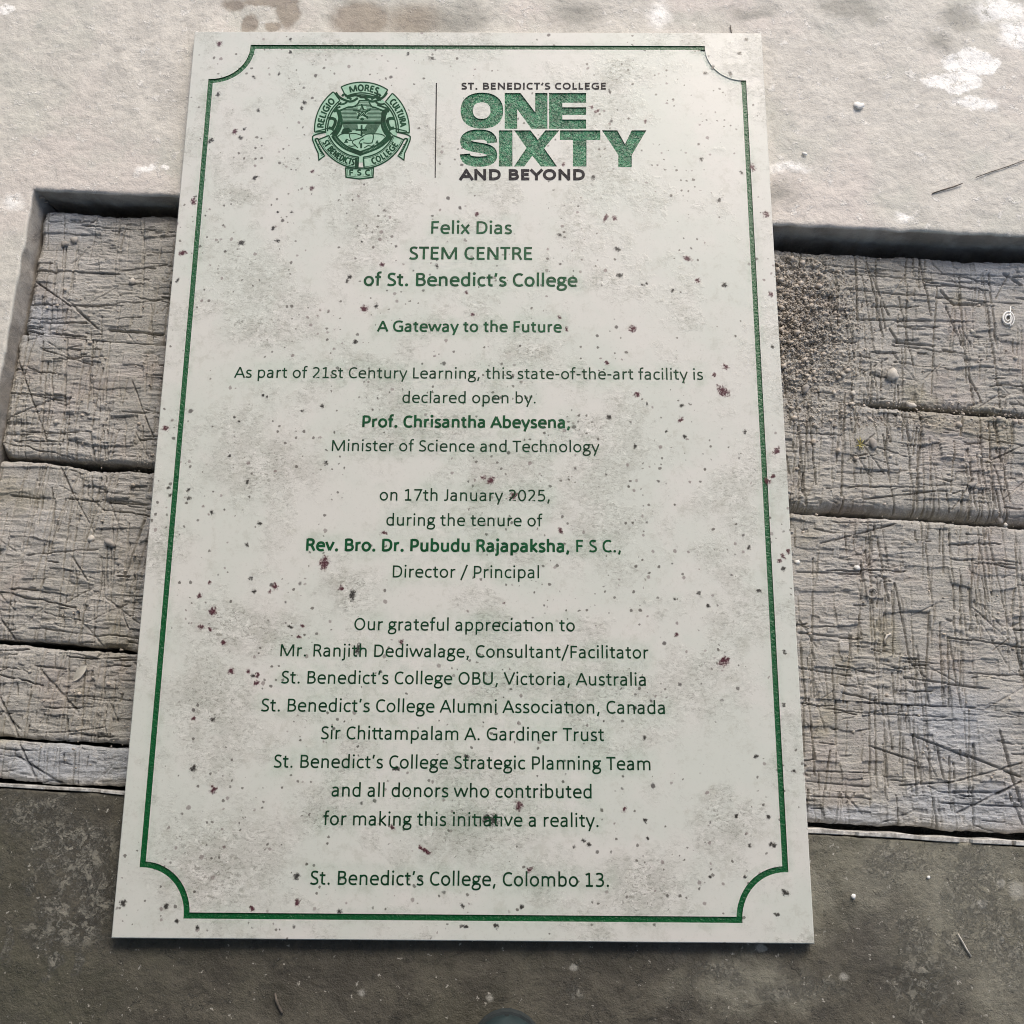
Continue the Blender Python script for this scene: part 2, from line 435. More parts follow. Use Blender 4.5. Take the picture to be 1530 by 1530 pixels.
def mat_fleck(name, c1, c2):
    k = N(name)
    p = k.pos()
    at = k.n('Attribute'); at.attribute_name = 'edge'
    e = k.math('ADD', at.outputs['Fac'], k.math('MULTIPLY', k.math('SUBTRACT', k.noise(p, 520, 3, .7), .5), 2.2))
    al = k.ramp(e, .25, .90, 0, .82)
    k.l(k.mix(k.ramp(e, .75, .30), c1, c2), k.b.inputs['Base Color'])
    k.l(al, k.b.inputs['Alpha'])
    k.b.inputs['Roughness'].default_value = .25
    return k.m


def mat_paint(name, col, rough=.35, bump=0.0, scale=420, col2=None, wear=None, spec=.3):
    k = N(name)
    p = k.pos()
    c = (*col, 1)
    if col2:
        c = k.mix(k.ramp(k.noise(p, 130, 4, .7), .35, .65), col, col2)
    k.set(k.b.inputs['Base Color'], c)
    k.b.inputs['Roughness'].default_value = rough
    k.b.inputs['Specular IOR Level'].default_value = spec
    if bump:
        v = k.noise(k.warp(300, .002), scale, 3, .6)
        k.l(k.bump(v, bump, 1.0), k.b.inputs['Normal'])
    if wear:
        k.l(k.ramp(k.noise(p, 480, 4, .75), wear[0], wear[1], .0, 1), k.b.inputs['Alpha'])
    return k.m


def mat_stain():
    k = N('green_stain')
    p = k.pos()
    at = k.n('Attribute'); at.attribute_name = 'edge'
    k.b.inputs['Base Color'].default_value = (0.33, 0.60, 0.42, 1)
    k.b.inputs['Roughness'].default_value = .3
    a = k.math('MULTIPLY', k.ramp(at.outputs['Fac'], 0, 1), k.ramp(k.noise(p, 60, 4, .6), .30, .66, .0, .10))
    k.l(a, k.b.inputs['Alpha'])
    return k.m


def mat_simple(name, c1, c2, scale=200, rough=.7, bump=.0006, metal=0.0):
    k = N(name)
    p = k.pos()
    n = k.noise(p, scale, 4, .65)
    k.l(k.mix(k.ramp(n, .35, .65), c1, c2), k.b.inputs['Base Color'])
    k.b.inputs['Roughness'].default_value = rough
    k.b.inputs['Metallic'].default_value = metal
    if bump: k.l(k.bump(n, bump, .8), k.b.inputs['Normal'])
    return k.m


M_CONC = mat_concrete()
M_GRAN = mat_granite()
M_GREEN = mat_paint('green_enamel_glossy', (0.004, 0.085, 0.032),   .13, .0030, 330, (0.03, 0.22, 0.10), spec=.8)
M_LINE = mat_paint('green_enamel', (0.004, 0.082, 0.024), .22, .0010, 420, (0.006, 0.10, 0.03), spec=.5)
M_TEXT = mat_paint('dark_green_enamel', (0.002, 0.028, 0.010), .32, .0004, 300, (0.005, 0.050, 0.020))
M_TEXTB = mat_paint('green_lettering_enamel', (0.002, 0.050, 0.016), .32, .0004, 300, (0.006, 0.085, 0.032))
M_BLACK = mat_paint('black_enamel', (0.008, 0.007, 0.009), .35, .0006, 500, (0.028, 0.026, 0.032), spec=.15)
M_PALE = mat_paint('pale_green_enamel', (0.255, 0.46, 0.33), .45, .0003, 300, (0.36, 0.54, 0.42))
M_CREST = mat_paint('crest_green_enamel', (0.002, 0.030, 0.012), .5, .0, 300, (0.006, 0.060, 0.026), spec=.15)
M_STAIN = mat_stain()
M_ARC = mat_paint('whitish_enamel', (0.50, 0.56, 0.50), .25, .0008, 420, (0.62, 0.64, 0.60))  # paler tone for one corner arc of the border

# ------------------------------------------------------------------ unseen roof over the photographer, added to darken the near part of the scene
rv = []
for z in (2.05, 2.13):
    for (x, y) in ((-6, 1.50), (1.0, 1.20), (1.8, -0.6), (1.8, -7), (-6, -7)):
        rv.append((x, y, z))
tag(meshobj('unseen_shade_roof', rv, [(4, 3, 2, 1, 0), (5, 6, 7, 8, 9)] + [(i, (i + 1) % 5, (i + 1) % 5 + 5, i + 5) for i in range(5)],
            mat_simple('shade_roof_sheet', (0.20, 0.20, 0.20), (0.26, 0.26, 0.25), 3, .6, 0)), kind='structure')

# ------------------------------------------------------------------ ground with the trough
def spaced(lo, a, b, hi, fine, extra=()):
    left = a - np.cumsum(fine * 1.35 ** np.arange(1, 40)); left = left[left > lo][::-1]
    right = b + np.cumsum(fine * 1.35 ** np.arange(1, 40)); right = right[right < hi]
    arr = np.concatenate([[lo], left, np.arange(a, b, fine), right, [hi]])
    for e in extra:
        arr = arr[np.abs(arr - e) > fine * .45]
        arr = np.append(arr, e)
    return np.sort(arr)


SS = spaced(-6, -0.60, 0.68, 6, 0.0027, (S_LEFT, S_RIGHT))
TT = spaced(-6, -0.60, 0.60, 6, 0.0027, (T_TOP, T_BOT))
S2, T2 = np.meshgrid(SS, TT, indexing='ij')


def ground_h(s, t):
    return 0.0010 * fbm(s * 38, t * 38, 3, 4) - 0.0012 + 0.0006 * fbm(s * 180, t * 180, 9, 3)


Z2 = ground_h(S2, T2)
# keep it flat and low under the plaque so that the slab lies on it
Sg, Tg = S2.copy(), T2.copy()
iL = int(np.argmin(abs(SS - S_LEFT))); iR = int(np.argmin(abs(SS - S_RIGHT)))
jB = int(np.argmin(abs(TT - T_BOT))); jT = int(np.argmin(abs(TT - T_TOP)))
rag = 0.0011 * fbm(SS * 110, SS * 0 + 3, 21, 4) + 0.0016 * np.maximum(0, fbm(SS * 45, SS * 0, 22, 3) - .25)
Tg[iL:iR + 1, jT] += rag[iL:iR + 1]
Z2[iL:iR + 1, jT] -= 0.0006 + 0.0012 * np.abs(fbm(SS[iL:iR + 1] * 90, SS[iL:iR + 1] * 0, 25, 3))
Tg[iL:iR + 1, jB] += 0.0008 * fbm(SS[iL:iR + 1] * 80, SS[iL:iR + 1] * 0, 23, 3)
Sg[iL, jB:jT + 1] += 0.0012 * fbm(TT[jB:jT + 1] * 70, TT[jB:jT + 1] * 0, 24, 3)
X2, Y2 = st2xy(Sg, Tg)
V = np.stack([X2, Y2, Z2], -1).reshape(-1, 3)
F = grid_faces(len(SS), len(TT))
fi = F[:, 0] // len(TT); fj = F[:, 0] % len(TT)
keep = ~((fi >= iL) & (fi < iR) & (fj >= jB) & (fj < jT))
F = F[keep]
# walls of the trough
loop = [i * len(TT) + jT for i in range(iR, iL, -1)] + [iL * len(TT) + j for j in range(jT, jB, -1)] + [i * len(TT) + jB for i in range(iL, iR + 1)]
loop = np.array(loop)
rows = [loop]
Vs = [V]
base = len(V)
depths = [0.003, 0.008, 0.016, 0.026, 0.038, 0.052, 0.07, 0.10]
LV = V[loop]
cx, cy = 0.3, -0.03
for k_, d in enumerate(depths):
    q = LV.copy()
    s_, t_ = xy2st(q[:, 0], q[:, 1])
    inw = 0.0012 * fbm((s_ + t_) * 60, np.full_like(s_, d * 60), 31, 3)
    t_ = t_ + np.where(np.abs(t_ - T_TOP) < .004, -inw, np.where(np.abs(t_ - T_BOT) < .004, inw, 0))
    s_ = s_ + np.where(np.abs(s_ - S_LEFT) < .004, inw + d * 0.10, 0)
    q[:, 0], q[:, 1] = st2xy(s_, t_)
    q[:, 2] = -d
    Vs.append(q)
    rows.append(base + np.arange(len(loop)) + k_ * len(loop))
wf_ = []
for a, b in zip(rows[:-1], rows[1:]):
    wf_.append(np.stack([a[:-1], a[1:], b[1:], b[:-1]], -1))
# floor of the trough
fb = base + len(depths) * len(loop)
bx = [st2xy(S_LEFT, T_TOP), st2xy(S_LEFT, T_BOT), st2xy(S_RIGHT, T_BOT), st2xy(S_RIGHT, T_TOP)]
Vs.append(np.array([(x, y, -0.0995) for x, y in bx]))
V = np.concatenate(Vs)
F = np.concatenate([F] + wf_ + [np.array([[fb, fb + 1, fb + 2, fb + 3]])])
ground = tag(meshobj('ground', V, F, M_CONC, smooth=True), kind='structure')

# ------------------------------------------------------------------ timbers lying in the trough
JZ = -0.022


def jt(pxl, pxr, z=JZ):
    a = xy2st(*P(*pxl, z)); b = xy2st(*P(*pxr, z))
    return lambda s: a[1] + (b[1] - a[1]) * (s - a[0]) / (b[0] - a[0])


J = [lambda s: np.full_like(s, T_TOP - 0.0115 - .003 * (s > 0)),
     jt((120, 507), (1350, 607)), jt((100, 692), (1320, 772)), jt((100, 968), (1350, 1052)), jt((90, 1109), (1350, 1188)),
     lambda s: np.full_like(s, T_BOT + 0.0062) + .0035 * (s > 0)]
dense = 0.00062
Sd = np.concatenate([np.arange(S_LEFT + .0004, -0.285, dense), np.arange(-0.28, 0.285, 0.006), np.arange(0.288, 0.60, dense), np.arange(0.60, 1.2, 0.01)])


def seg_groove(H, S, Tt, x0, y0, x1, y1, wd, dep, wob=0, sd=0, soft=1.0):
    """carve a groove; H is altered in place only around the segment"""
    m = wd * 2 + wob
    i0 = np.searchsorted(Sd, min(x0, x1) - m); i1 = np.searchsorted(Sd, max(x0, x1) + m)
    if i1 - i0 < 2: return
    s = S[i0:i1]; t = Tt[i0:i1]; h = H[i0:i1]
    jm = (t.min(0) < max(y0, y1) + m) & (t.max(0) > min(y0, y1) - m)
    if not jm.any(): return
    js = np.where(jm)[0]; j0, j1 = js[0], js[-1] + 1
    s = s[:, j0:j1]; t = t[:, j0:j1]
    dx, dy = x1 - x0, y1 - y0
    L = math.hypot(dx, dy)
    a = ((s - x0) * dx + (t - y0) * dy) / L
    d = ((s - x0) * dy - (t - y0) * dx) / L
    if wob: d = d + wob * vnoise(a * 70, a * 0 + sd, 50 + sd % 7) + wob * .4 * vnoise(a * 260, a * 0 + sd, 3)
    dm = dep * (0.65 + .35 * vnoise(a * 110, a * 0 + sd, 60))
    f = np.clip(1 - (np.abs(d) / wd) ** 1.3, 0, 1) * np.clip(np.minimum(a, L - a) / (wd * 2) + .3, 0, 1)
    h[:, j0:j1] = np.minimum(h[:, j0:j1], h[:, j0:j1] - dm * f)


def gp(u, v):
    return xy2st(*P(u, v, -0.022))


CUTS = [((52, 420), (106, 458), 1.1, 3.5), ((112, 462), (152, 496), 1.1, 3), ((20, 515), (70, 660), .9, 4), ((6, 628), (84, 594), 1.0, 3), ((90, 698), (108, 738), 1.2, 3.5), ((108, 738), (140, 795), .9, 2),
        ((0, 925), (28, 966), 1.5, 3.5), ((0, 1040), (34, 1112), 1.4, 3.5), ((34, 1112), (64, 1172), 1.5, 3.5), ((28, 1128), (100, 1172), 1.4, 3), ((60, 1000), (118, 1065), 1.6, 2.5), ((50, 995), (100, 1000), 1.2, 2.5),
        ((62, 335), (92, 312), .9, 2.5), ((130, 340), (160, 318), 1.1, 2.5), ((150, 1095), (162, 1103), .9, 2), ((180, 910), (192, 940), .9, 2.5), ((198, 570), (230, 655), .9, 3), ((225, 1010), (200, 990), 1.6, 3),
        ((155, 1075), (163, 1105), .8, 2), ((110, 835), (130, 868), 1.1, 3), ((45, 590), (100, 600), .8, 3.2), ((0, 587), (100, 592), 1.0, 3), ((0, 650), (140, 646), .8, 2.5), ((140, 546), (60, 522), .9, 2.5),
        ((60, 482), (130, 482), 1.4, 4), ((160, 493), (245, 500), 1.8, 4.5), ((40, 402), (95, 408), 1.5, 4), ((35, 392), (80, 394), 1, 3), ((85, 405), (180, 410), 1.0, 3), ((45, 455), (185, 458), .9, 2.5),
        ((180, 405), (250, 395), .9, 2.5), ((120, 338), (245, 346), .8, 2.5), ((74, 312), (70, 372), .8, 2.5), ((98, 314), (92, 400), .8, 2.5), ((84, 395), (72, 500), 2.2, 2.2), ((215, 325), (212, 470), 1.6, 2),
        ((100, 505), (95, 640), 2.2, 2.5), ((65, 510), (60, 570), 1.5, 2.5), ((135, 645), (140, 690), 2, 3), ((163, 610), (160, 690), 1.2, 2), ((100, 745), (225, 755), 1.4, 3), ((15, 740), (60, 745), 1.2, 3),
        ((1230, 395), (1530, 412), 1.1, 2.8), ((1240, 405), (1530, 425), 1.2, 3), ((1260, 430), (1530, 452), 1.1, 2.8), ((1280, 475), (1460, 478), 1.3, 3), ((1310, 385), (1312, 475), 1.1, 2.8), ((1330, 487), (1345, 510), 1.3, 3),
        ((1335, 508), (1400, 514), 1.6, 3.2), ((1405, 430), (1430, 455), 1.7, 3.5), ((1430, 452), (1480, 452), 2.2, 4), ((1480, 405), (1492, 520), 1.2, 3), ((1415, 455), (1440, 515), 1, 3), ((1300, 400), (1330, 470), 1, 2.5),
        ((1345, 440), (1370, 560), .9, 2.5), ((1500, 405), (1530, 425), 1.6, 3.5), ((1510, 406), (1490, 445), 1.1, 2.5), ((1230, 390), (1232, 400), 1, 2.5), ((1280, 385), (1283, 480), 1, 2.5), ((1450, 560), (1470, 600), 1.1, 3),
        ((1195, 690), (1205, 752), 1.8, 3.5), ((1375, 640), (1371, 775), 1.5, 3.2), ((1290, 745), (1400, 733), 1.1, 3), ((1440, 730), (1438, 780), 1.1, 3), ((1262, 740), (1260, 762), 1.2, 3), ((1485, 620), (1500, 690), 1.1, 3),
        ((1440, 620), (1437, 650), 1.4, 3.2), ((1475, 690), (1530, 665), 1.1, 2.6), ((1225, 812), (1340, 782), 1.1, 2.6), ((1190, 854), (1290, 857), 1.3, 2.6), ((1192, 945), (1290, 955), 1.4, 2.8), ((1192, 998), (1275, 1010), 1.3, 2.6),
        ((1300, 1115), (1372, 1138), 1.3, 3.2), ((1362, 1098), (1450, 1132), 1.3, 3.2), ((1440, 1126), (1530, 1162), 1.5, 3.8), ((1345, 1174), (1430, 1168), 1.3, 3.2), ((1430, 1168), (1530, 1140), 1.2, 2.8), ((1430, 1216), (1530, 1168), 1.5, 3.5),
        ((1420, 1130), (1422, 1212), 1.2, 3), ((1425, 1184), (1500, 1184), 1.8, 3.5), ((1405, 1200), (1530, 1206), 1.2, 3), ((1495, 1090), (1530, 1210), 1.6, 4), ((1300, 1035), (1300, 1210), 1, 2.5), ((1308, 1040), (1310, 1180), 1, 2.5),
        ((1290, 1050), (1460, 1058), 1.2, 3), ((1290, 1065), (1420, 1072), 1.2, 2.5), ((1350, 1012), (1480, 1030), 1.3, 3), ((1205, 1152), (1300, 1155), .9, 2.5), ((1205, 1168), (1300, 1176), 1, 2.5), ((1210, 1190), (1270, 1192), 1, 2.5),
        ((1365, 1100), (1378, 1170), 1.3, 3), ((1400, 1110), (1412, 1165), 1.2, 3), ((1350, 1100), (1350, 1170), 1.1, 2.5), ((1320, 1110), (1325, 1195), 1.1, 2.5), ((1455, 1110), (1455, 1240), 1.2, 2.8), ((1510, 1185), (1530, 1235), 1.3, 3)]
CUTS = [(gp(*a), gp(*b), w_, d_) for a, b, w_, d_ in CUTS]
SOILC = xy2st(*P(1195, 470, -0.026))
LABELS = ['farthest timber, below the dark upper trough wall, with brown soil on its right end',
          'second timber from the far side, with a long thin X-shaped cut at its left',
          'widest scored timber across the middle of the trough, third from the far side',
          'fourth scored timber from the far side, with a white leaf on its left end',
          'narrow nearest timber with painted bluish sheen, against the pale metal edging']
Z0 = [(-0.022, -0.026), (-0.021, -0.025), (-0.022, -0.024), (-0.020, -0.024), (-0.014, -0.022)]
timber_objs = []
timber_z = []
for q in range(5):
    hi, lo = J[q], J[q + 1]
    gap_hi = 0.0006 if q else 0.0
    wid = float(hi(np.array([-.4])[0:1])[0] - lo(np.array([-.4])[0:1])[0]) if True else 0
    m = max(24, int(wid / dense))
    a = np.linspace(0, 1, m)
    e1 = 0.0022 * fbm(Sd * 24, Sd * 0, 100 + q, 5) + 0.001 * fbm(Sd * 200, Sd * 0, 120 + q, 3)
    e2 = 0.0022 * fbm(Sd * 24, Sd * 0, 140 + q, 5) + 0.001 * fbm(Sd * 200, Sd * 0, 160 + q, 3)
    cl_ = 1 - smooth01((Sd - .27) / .05)
    hiS = hi(Sd) - 0.0010 * (cl_ if q in (3, 4) else 1) + e1 * (cl_ if q in (3, 4) else 1)
    loS = lo(Sd) + 0.0010 * (cl_ if q in (2, 3) else 1) + e2 * (cl_ if q in (2, 3) else 1)
    if q == 1: loS += 0.003 * smooth01((-0.30 - Sd) / .02) * 1.0
    if q == 2: hiS -= 0.0035 * smooth01((Sd + .40) / .03) * smooth01((-.28 - Sd) / .03) + .002 * smooth01((Sd - .33) / .04) * 0
    if q == 2: loS += 0.0030 * smooth01((-0.30 - Sd) / .02)
    if q == 1: loS += 0.0035 * smooth01((Sd - .33) / .03)
    if q == 0: loS += 0.0020 * smooth01((Sd - .36) / .05)
    sh_ = 1 - smooth01((Sd - .37) / .03)
    if q == 0: loS -= sh_ * (0.0006 + e2 * .9)
    if q == 1: hiS += sh_ * (0.0006 - e1 * .9)
    S = np.repeat(Sd[:, None], m, 1)
    A = np.repeat(a[None, :], len(Sd), 0)
    Tt = loS[:, None] + (hiS - loS)[:, None] * A
    # left end of each timber is uneven
    send = S_LEFT + 0.0019 + {0: 0.003, 1: -0.001, 2: 0.0, 3: 0.0, 4: 0.0}[q] + 0.0022 * fbm(Tt * 40, Tt * 0, 200 + q, 3)
    zl, zr = Z0[q]
    H = zl + (zr - zl) * smooth01((S + .3) / .7)
    H += 0.0016 * fbm(S * 14, Tt * 22, 210 + q, 3)
    # blocks between the saw cuts sit at slightly different heights
    bs = np.floor(S / 0.021 + 0.35 * fbm(S * 30, Tt * 30, 220, 2)).astype(int); bt = np.floor(Tt / 0.014 + 0.35 * fbm(S * 30, Tt * 30, 221, 2)).astype(int)
    hs = np.random.default_rng(300 + q).random((512, 512))
    H += 0.0026 * (hs[bs % 512, bt % 512] - .5)
    bs = np.floor(S / 0.0075 + .4 * fbm(S * 70, Tt * 50, 222, 2)).astype(int); bt = np.floor(Tt / 0.0045 + .5 * fbm(S * 60, Tt * 60, 223, 2)).astype(int)
    patch = smooth01(fbm(S * 16, Tt * 16, 224 + q, 3) * 2 + .35)
    H += 0.0016 * (hs[(bs * 7) % 512, (bt * 5) % 512] - .5) * patch
    # flaking along the grain
    fl = fbm(S * 75 + 2 * fbm(S * 40, Tt * 40, 229, 2), Tt * 330, 230 + q, 4)
    H += 0.00082 * fl * (0.15 + 1.1 * smooth01(fbm(S * 18, Tt * 22, 240 + q, 3) * 2.2 + .45))
    H += 0.0009 * (1 - np.abs(fbm(S * 60, Tt * 190, 250 + q, 3)) * 4).clip(-1, 1) * -0.8 * smooth01(fbm(S * 20, Tt * 20, 245 + q, 3) * 2.5 + .4)
    H += 0.00025 * vnoise(S * 600, Tt * 600, 260 + q)
    # random saw cuts
    r = np.random.default_rng(400 + q)
    area_s = [(-0.475, -0.285), (0.29, 0.60)]
    tlo, thi = float(loS.min()), float(hiS.max())
    for (sa, sb) in area_s:
        wdt = sb - sa
        nv = int(wdt * (thi - tlo) * 6840)
        for _ in range(nv):
            x = r.uniform(sa, sb); y = r.uniform(tlo, thi)
            if float(fbm(np.array([x * 26]), np.array([y * 26]), 610, 2)[0]) < r.normal(.0, .10): continue
            L = r.choice([.012, .03, .06, .10]) * r.uniform(.6, 1.3)
            sl_ = r.normal(0, .05)
            seg_groove(H, S, Tt, x - sl_ * L, y - L / 2, x + sl_ * L, y + L / 2, r.uniform(.00075, .0011), r.choice([.0018, .003, .0045]) * r.uniform(.7, 1.2), .0003, int(r.integers(1000)))
        nh = int(wdt * (thi - tlo) * 3000)
        for _ in range(nh):
            x = r.uniform(sa, sb); y = r.uniform(tlo, thi)
            if float(fbm(np.array([x * 26]), np.array([y * 26]), 640, 2)[0]) < r.normal(.0, .10): continue
            L = r.choice([.010, .018, .035, .06]) * r.uniform(.6, 1.3)
            sl_ = r.normal(0, .05)
            seg_groove(H, S, Tt, x - L / 2, y - sl_ * L, x + L / 2, y + sl_ * L, r.uniform(.00075, .0012), r.choice([.0015, .003, .0045]) * r.uniform(.7, 1.2), .0012, int(r.integers(1000)))
        for _ in range(int(wdt * (thi - tlo) * 380)):
            x = r.uniform(sa, sb); y = r.uniform(tlo, thi); L = r.uniform(.02, .05); an = r.uniform(.4, 1.1) * r.choice([-1, 1])
            seg_groove(H, S, Tt, x - L / 2 * math.cos(an), y - L / 2 * math.sin(an), x + L / 2 * math.cos(an), y + L / 2 * math.sin(an), r.uniform(.0009, .0014), r.uniform(.0012, .0026), .0006, int(r.integers(1000)))
    for (c0, c1, w_, d_) in CUTS:
        seg_groove(H, S, Tt, *c0, *c1, w_ * .00095, d_ * .0014, .0003, 5)
    # soil on the right end of the far timber
    sm = np.exp(-(((S - SOILC[0]) / .055) ** 2 + ((Tt - SOILC[1]) / .085) ** 2) ** 1.2) * (S > .25)
    H += sm * (0.004 + 0.0036 * fbm(S * 260, Tt * 260, 270, 3) + 0.0020 * vnoise(S * 620, Tt * 620, 272) + 0.0012 * fbm(S * 90, Tt * 90, 271, 3)) 
    soilf = smooth01((sm - .25) * 3)
    # worn, rounded edges
    de = np.minimum(Tt - loS[:, None], hiS[:, None] - Tt)
    rr_ = 0.006
    x_ = np.clip(1 - de / rr_, 0, 1)
    lowside = (Tt - loS[:, None]) < (hiS[:, None] - Tt)
    closed = smooth01((S - .27) / .05)
    shut = 1 - smooth01((S - .37) / .03)
    rf = np.ones_like(S)
    if q in (2, 3): rf = np.where(lowside, 1 - closed, rf)
    if q in (3, 4): rf = np.where(~lowside, 1 - closed, rf)
    if q == 0: rf = np.where(lowside, 1 - .85 * shut, rf)
    if q == 1: rf = np.where(~lowside, 1 - .85 * shut, rf)
    H -= rf * rr_ * .8 * (1 - np.sqrt(np.clip(1 - x_ ** 2, 0, 1)))
    if q == 1: H -= closed * .010 * np.clip(1 - (Tt - loS[:, None]) / .012, 0, 1) ** 2
    cr = 0.016 if q in (1,) else 0.006
    dl = np.clip(1 - (S - send) / .007, 0, 1.6)
    H -= .006 * np.clip(dl, 0, 1) ** 2 + .03 * np.clip(dl - 1, 0, 1)
    # corner chamfers
    corner = np.clip(1 - (S - send) / cr, 0, 1) + np.clip(1 - (Tt - loS[:, None]) / cr, 0, 1)
    H -= .02 * np.clip(corner - 1.0, 0, 1)
    # sides
    Sx, Tx, Hx = S, Tt, H
    Sx = np.concatenate([S[:, :1], S[:, :1], Sx, S[:, -1:], S[:, -1:]], 1)
    Tx = np.concatenate([Tt[:, :1] + .001, Tt[:, :1], Tx, Tt[:, -1:], Tt[:, -1:] - .001], 1)
    Hx = np.concatenate([H[:, :1] * 0 - .095, H[:, :1] - .01, Hx, H[:, -1:] - .01, H[:, -1:] * 0 - .095], 1)
    # end face
    Sx = np.concatenate([Sx[:1] + .001, Sx], 0); Tx = np.concatenate([Tx[:1], Tx], 0); Hx = np.concatenate([Hx[:1] * 0 - .095, Hx], 0)
    X, Y = st2xy(Sx, Tx)
    o = meshobj('timber', np.stack([X, Y, Hx], -1).reshape(-1, 3), grid_faces(*X.shape), mat_wood(q), smooth=True)
    tag(o, LABELS[q], 'timber', 'scored timbers lying in the concrete trough')
    timber_objs.append(o); timber_z.append((Sd, loS, hiS, H))


def wood_z(u, v):
    """height of the timber seen at a pixel"""
    z = -0.022
    for _ in range(3):
        s, t = xy2st(*P(u, v, z))
        for (Sd_, lo_, hi_, H_) in timber_z:
            i = min(len(Sd_) - 1, int(np.searchsorted(Sd_, s)))
            if lo_[i] - .002 <= t <= hi_[i] + .002:
                m_ = H_.shape[1]
                j = int(np.clip((t - lo_[i]) / (hi_[i] - lo_[i]) * (m_ - 1), 1, m_ - 2))
                z = float(H_[max(0, i - 1):i + 2, j - 1:j + 2].max())
                break
    return z


# ------------------------------------------------------------------ pale metal edging along the near wall of the trough
def edging():
    ss = np.arange(S_LEFT + .002, 1.2, .002)
    prof = [(0, -0.03), (0, -.0006), (.0005, 0.0002), (.0036, 0.0004), (.0041, -.0006), (.0041, -.03)]
    vs = []
    for s in ss:
        dz = .0006 * vnoise(s * 60, 0, 5) + (-.0035 if vnoise(s * 70, 3, 8) > .55 else 0)
        dt = .0009 * vnoise(s * 25, 0, 6)
        wv = 1 + .25 * float(vnoise(s * 45, 2, 12))
        for (a, z) in prof:
            x, y = st2xy(s, T_BOT + .0008 + a * wv * (.95 if s > 0 else .7) + dt)
            vs.append((x, y, z + float(dz)))
    n = len(prof)
    fs = [(i * n + k, (i + 1) * n + k, (i + 1) * n + k + 1, i * n + k + 1) for i in range(len(ss) - 1) for k in range(n - 1)]
    o = meshobj('metal_edging', vs, [f[::-1] for f in fs], mat_simple('pale_edging', (0.62, 0.61, 0.58), (0.26, 0.25, 0.23), 150, .5, .0006))
    return tag(o, 'long thin pale edging strip between the nearest timber and the dark near concrete', 'edging')


edging()

# ------------------------------------------------------------------ stroke font (humanist sans), units 2048 per em
G = {}


def g(ch, w_, *paths):
    G[ch] = (w_, paths)


def ell(cx, cy, rx, ry): return ('E', cx, cy, rx, ry)


BOWL = 'M240 740 C340 850 430 890 550 890 C760 890 890 740 890 480 C890 220 760 66 540 66 C420 66 330 110 240 200'
g(' ', 463)
g('a', 981, 'M170 800 C270 860 360 888 450 888 C620 888 720 800 720 640 L720 0', 'M720 540 L500 535 C280 525 165 430 165 270 C165 140 250 65 390 65 C520 65 630 130 720 240')
g('b', 1076, 'M240 0 L240 1409', BOWL)
g('c', 866, 'M775 800 C700 860 620 888 540 888 C300 888 175 730 175 475 C175 220 300 66 530 66 C620 66 710 95 785 160')
g('d', 1076, 'M836 0 L836 1409', 'M836 740 C736 850 646 890 526 890 C316 890 186 740 186 480 C186 220 316 66 536 66 C656 66 746 110 836 200')
g('e', 1019, 'M180 510 L868 510 C885 760 740 890 545 890 C310 890 175 730 175 475 C175 200 320 66 570 66 C680 66 780 85 870 130')
g('f', 625, 'M620 1330 C400 1380 285 1320 285 1100 L285 0', 'M40 880 L580 880')
g('g', 964, ell(455, 630, 275, 262), 'M640 872 L930 872', 'M250 440 C150 340 170 220 330 200 L600 185 C800 175 860 60 850 -60 C840 -220 700 -330 450 -330 C220 -330 110 -250 110 -130 C110 -20 190 60 310 180')
g('h', 1076, 'M240 0 L240 1409', 'M240 720 C350 840 440 888 560 888 C740 888 835 780 835 590 L835 0')
g('i', 470, 'M235 0 L235 954', 'D235 1265')
g('j', 490, 'M250 954 L250 -130 C250 -290 160 -330 0 -310', 'D250 1265')
g('k', 931, 'M240 0 L240 1409', 'M800 954 L330 500', 'M330 500 L850 0')
g('l', 470, 'M235 0 L235 1409')
g('m', 1636, 'M240 0 L240 954', 'M240 720 C330 830 420 888 530 888 C710 888 818 790 818 600 L818 0', 'M818 700 C900 830 990 888 1100 888 C1290 888 1396 790 1396 600 L1396 0')
g('n', 1076, 'M240 0 L240 954', 'M240 720 C350 840 440 888 560 888 C740 888 835 780 835 590 L835 0')
g('o', 1080, ell(540, 478, 368, 412))
g('p', 1076, 'M240 -390 L240 954', BOWL)
g('r', 714, 'M240 0 L240 954', 'M240 660 C330 830 450 895 660 872')
g('s', 801, 'M670 805 C590 860 520 888 420 888 C270 888 190 810 190 700 C190 560 300 520 420 475 C560 425 660 370 660 250 C660 120 550 66 390 66 C280 66 190 90 110 150')
g('t', 686, 'M300 1190 L300 280 C300 120 390 50 620 95', 'M40 880 L610 880')
g('T2', 686 + 430, 'M300 1190 L300 280 C300 120 390 50 560 90', 'M40 880 L916 880', 'M881 0 L881 920')     # ti ligature
g('T3', 1250, 'M300 1190 L300 280 C300 120 380 50 540 90', 'M40 880 L1180 880', 'M870 1190 L870 280 C870 120 960 50 1190 95')  # tt ligature
g('u', 1076, 'M836 954 L836 0', 'M836 234 C726 114 636 66 516 66 C336 66 241 174 241 364 L241 954')
g('v', 925, 'M75 954 L462 60', 'M462 60 L850 954')
g('w', 1464, 'M75 954 L395 60', 'M395 60 L732 900', 'M732 900 L1070 60', 'M1070 60 L1390 954')
g('x', 887, 'M90 954 L800 0', 'M790 954 L80 0')
g('y', 927, 'M75 954 L475 40', 'M855 954 L340 -390')
A1 = 1208
g('A', 1185, 'M60 0 L592 1260', 'M592 1260 L1125 0', 'M220 400 L965 400')
g('B', 1114, 'M250 0 L250 1294', 'M250 1212 L560 1212 C800 1212 860 1100 860 970 C860 800 740 685 560 685 L250 685', 'M560 685 C800 685 950 590 950 390 C950 190 800 80 560 80 L250 80')
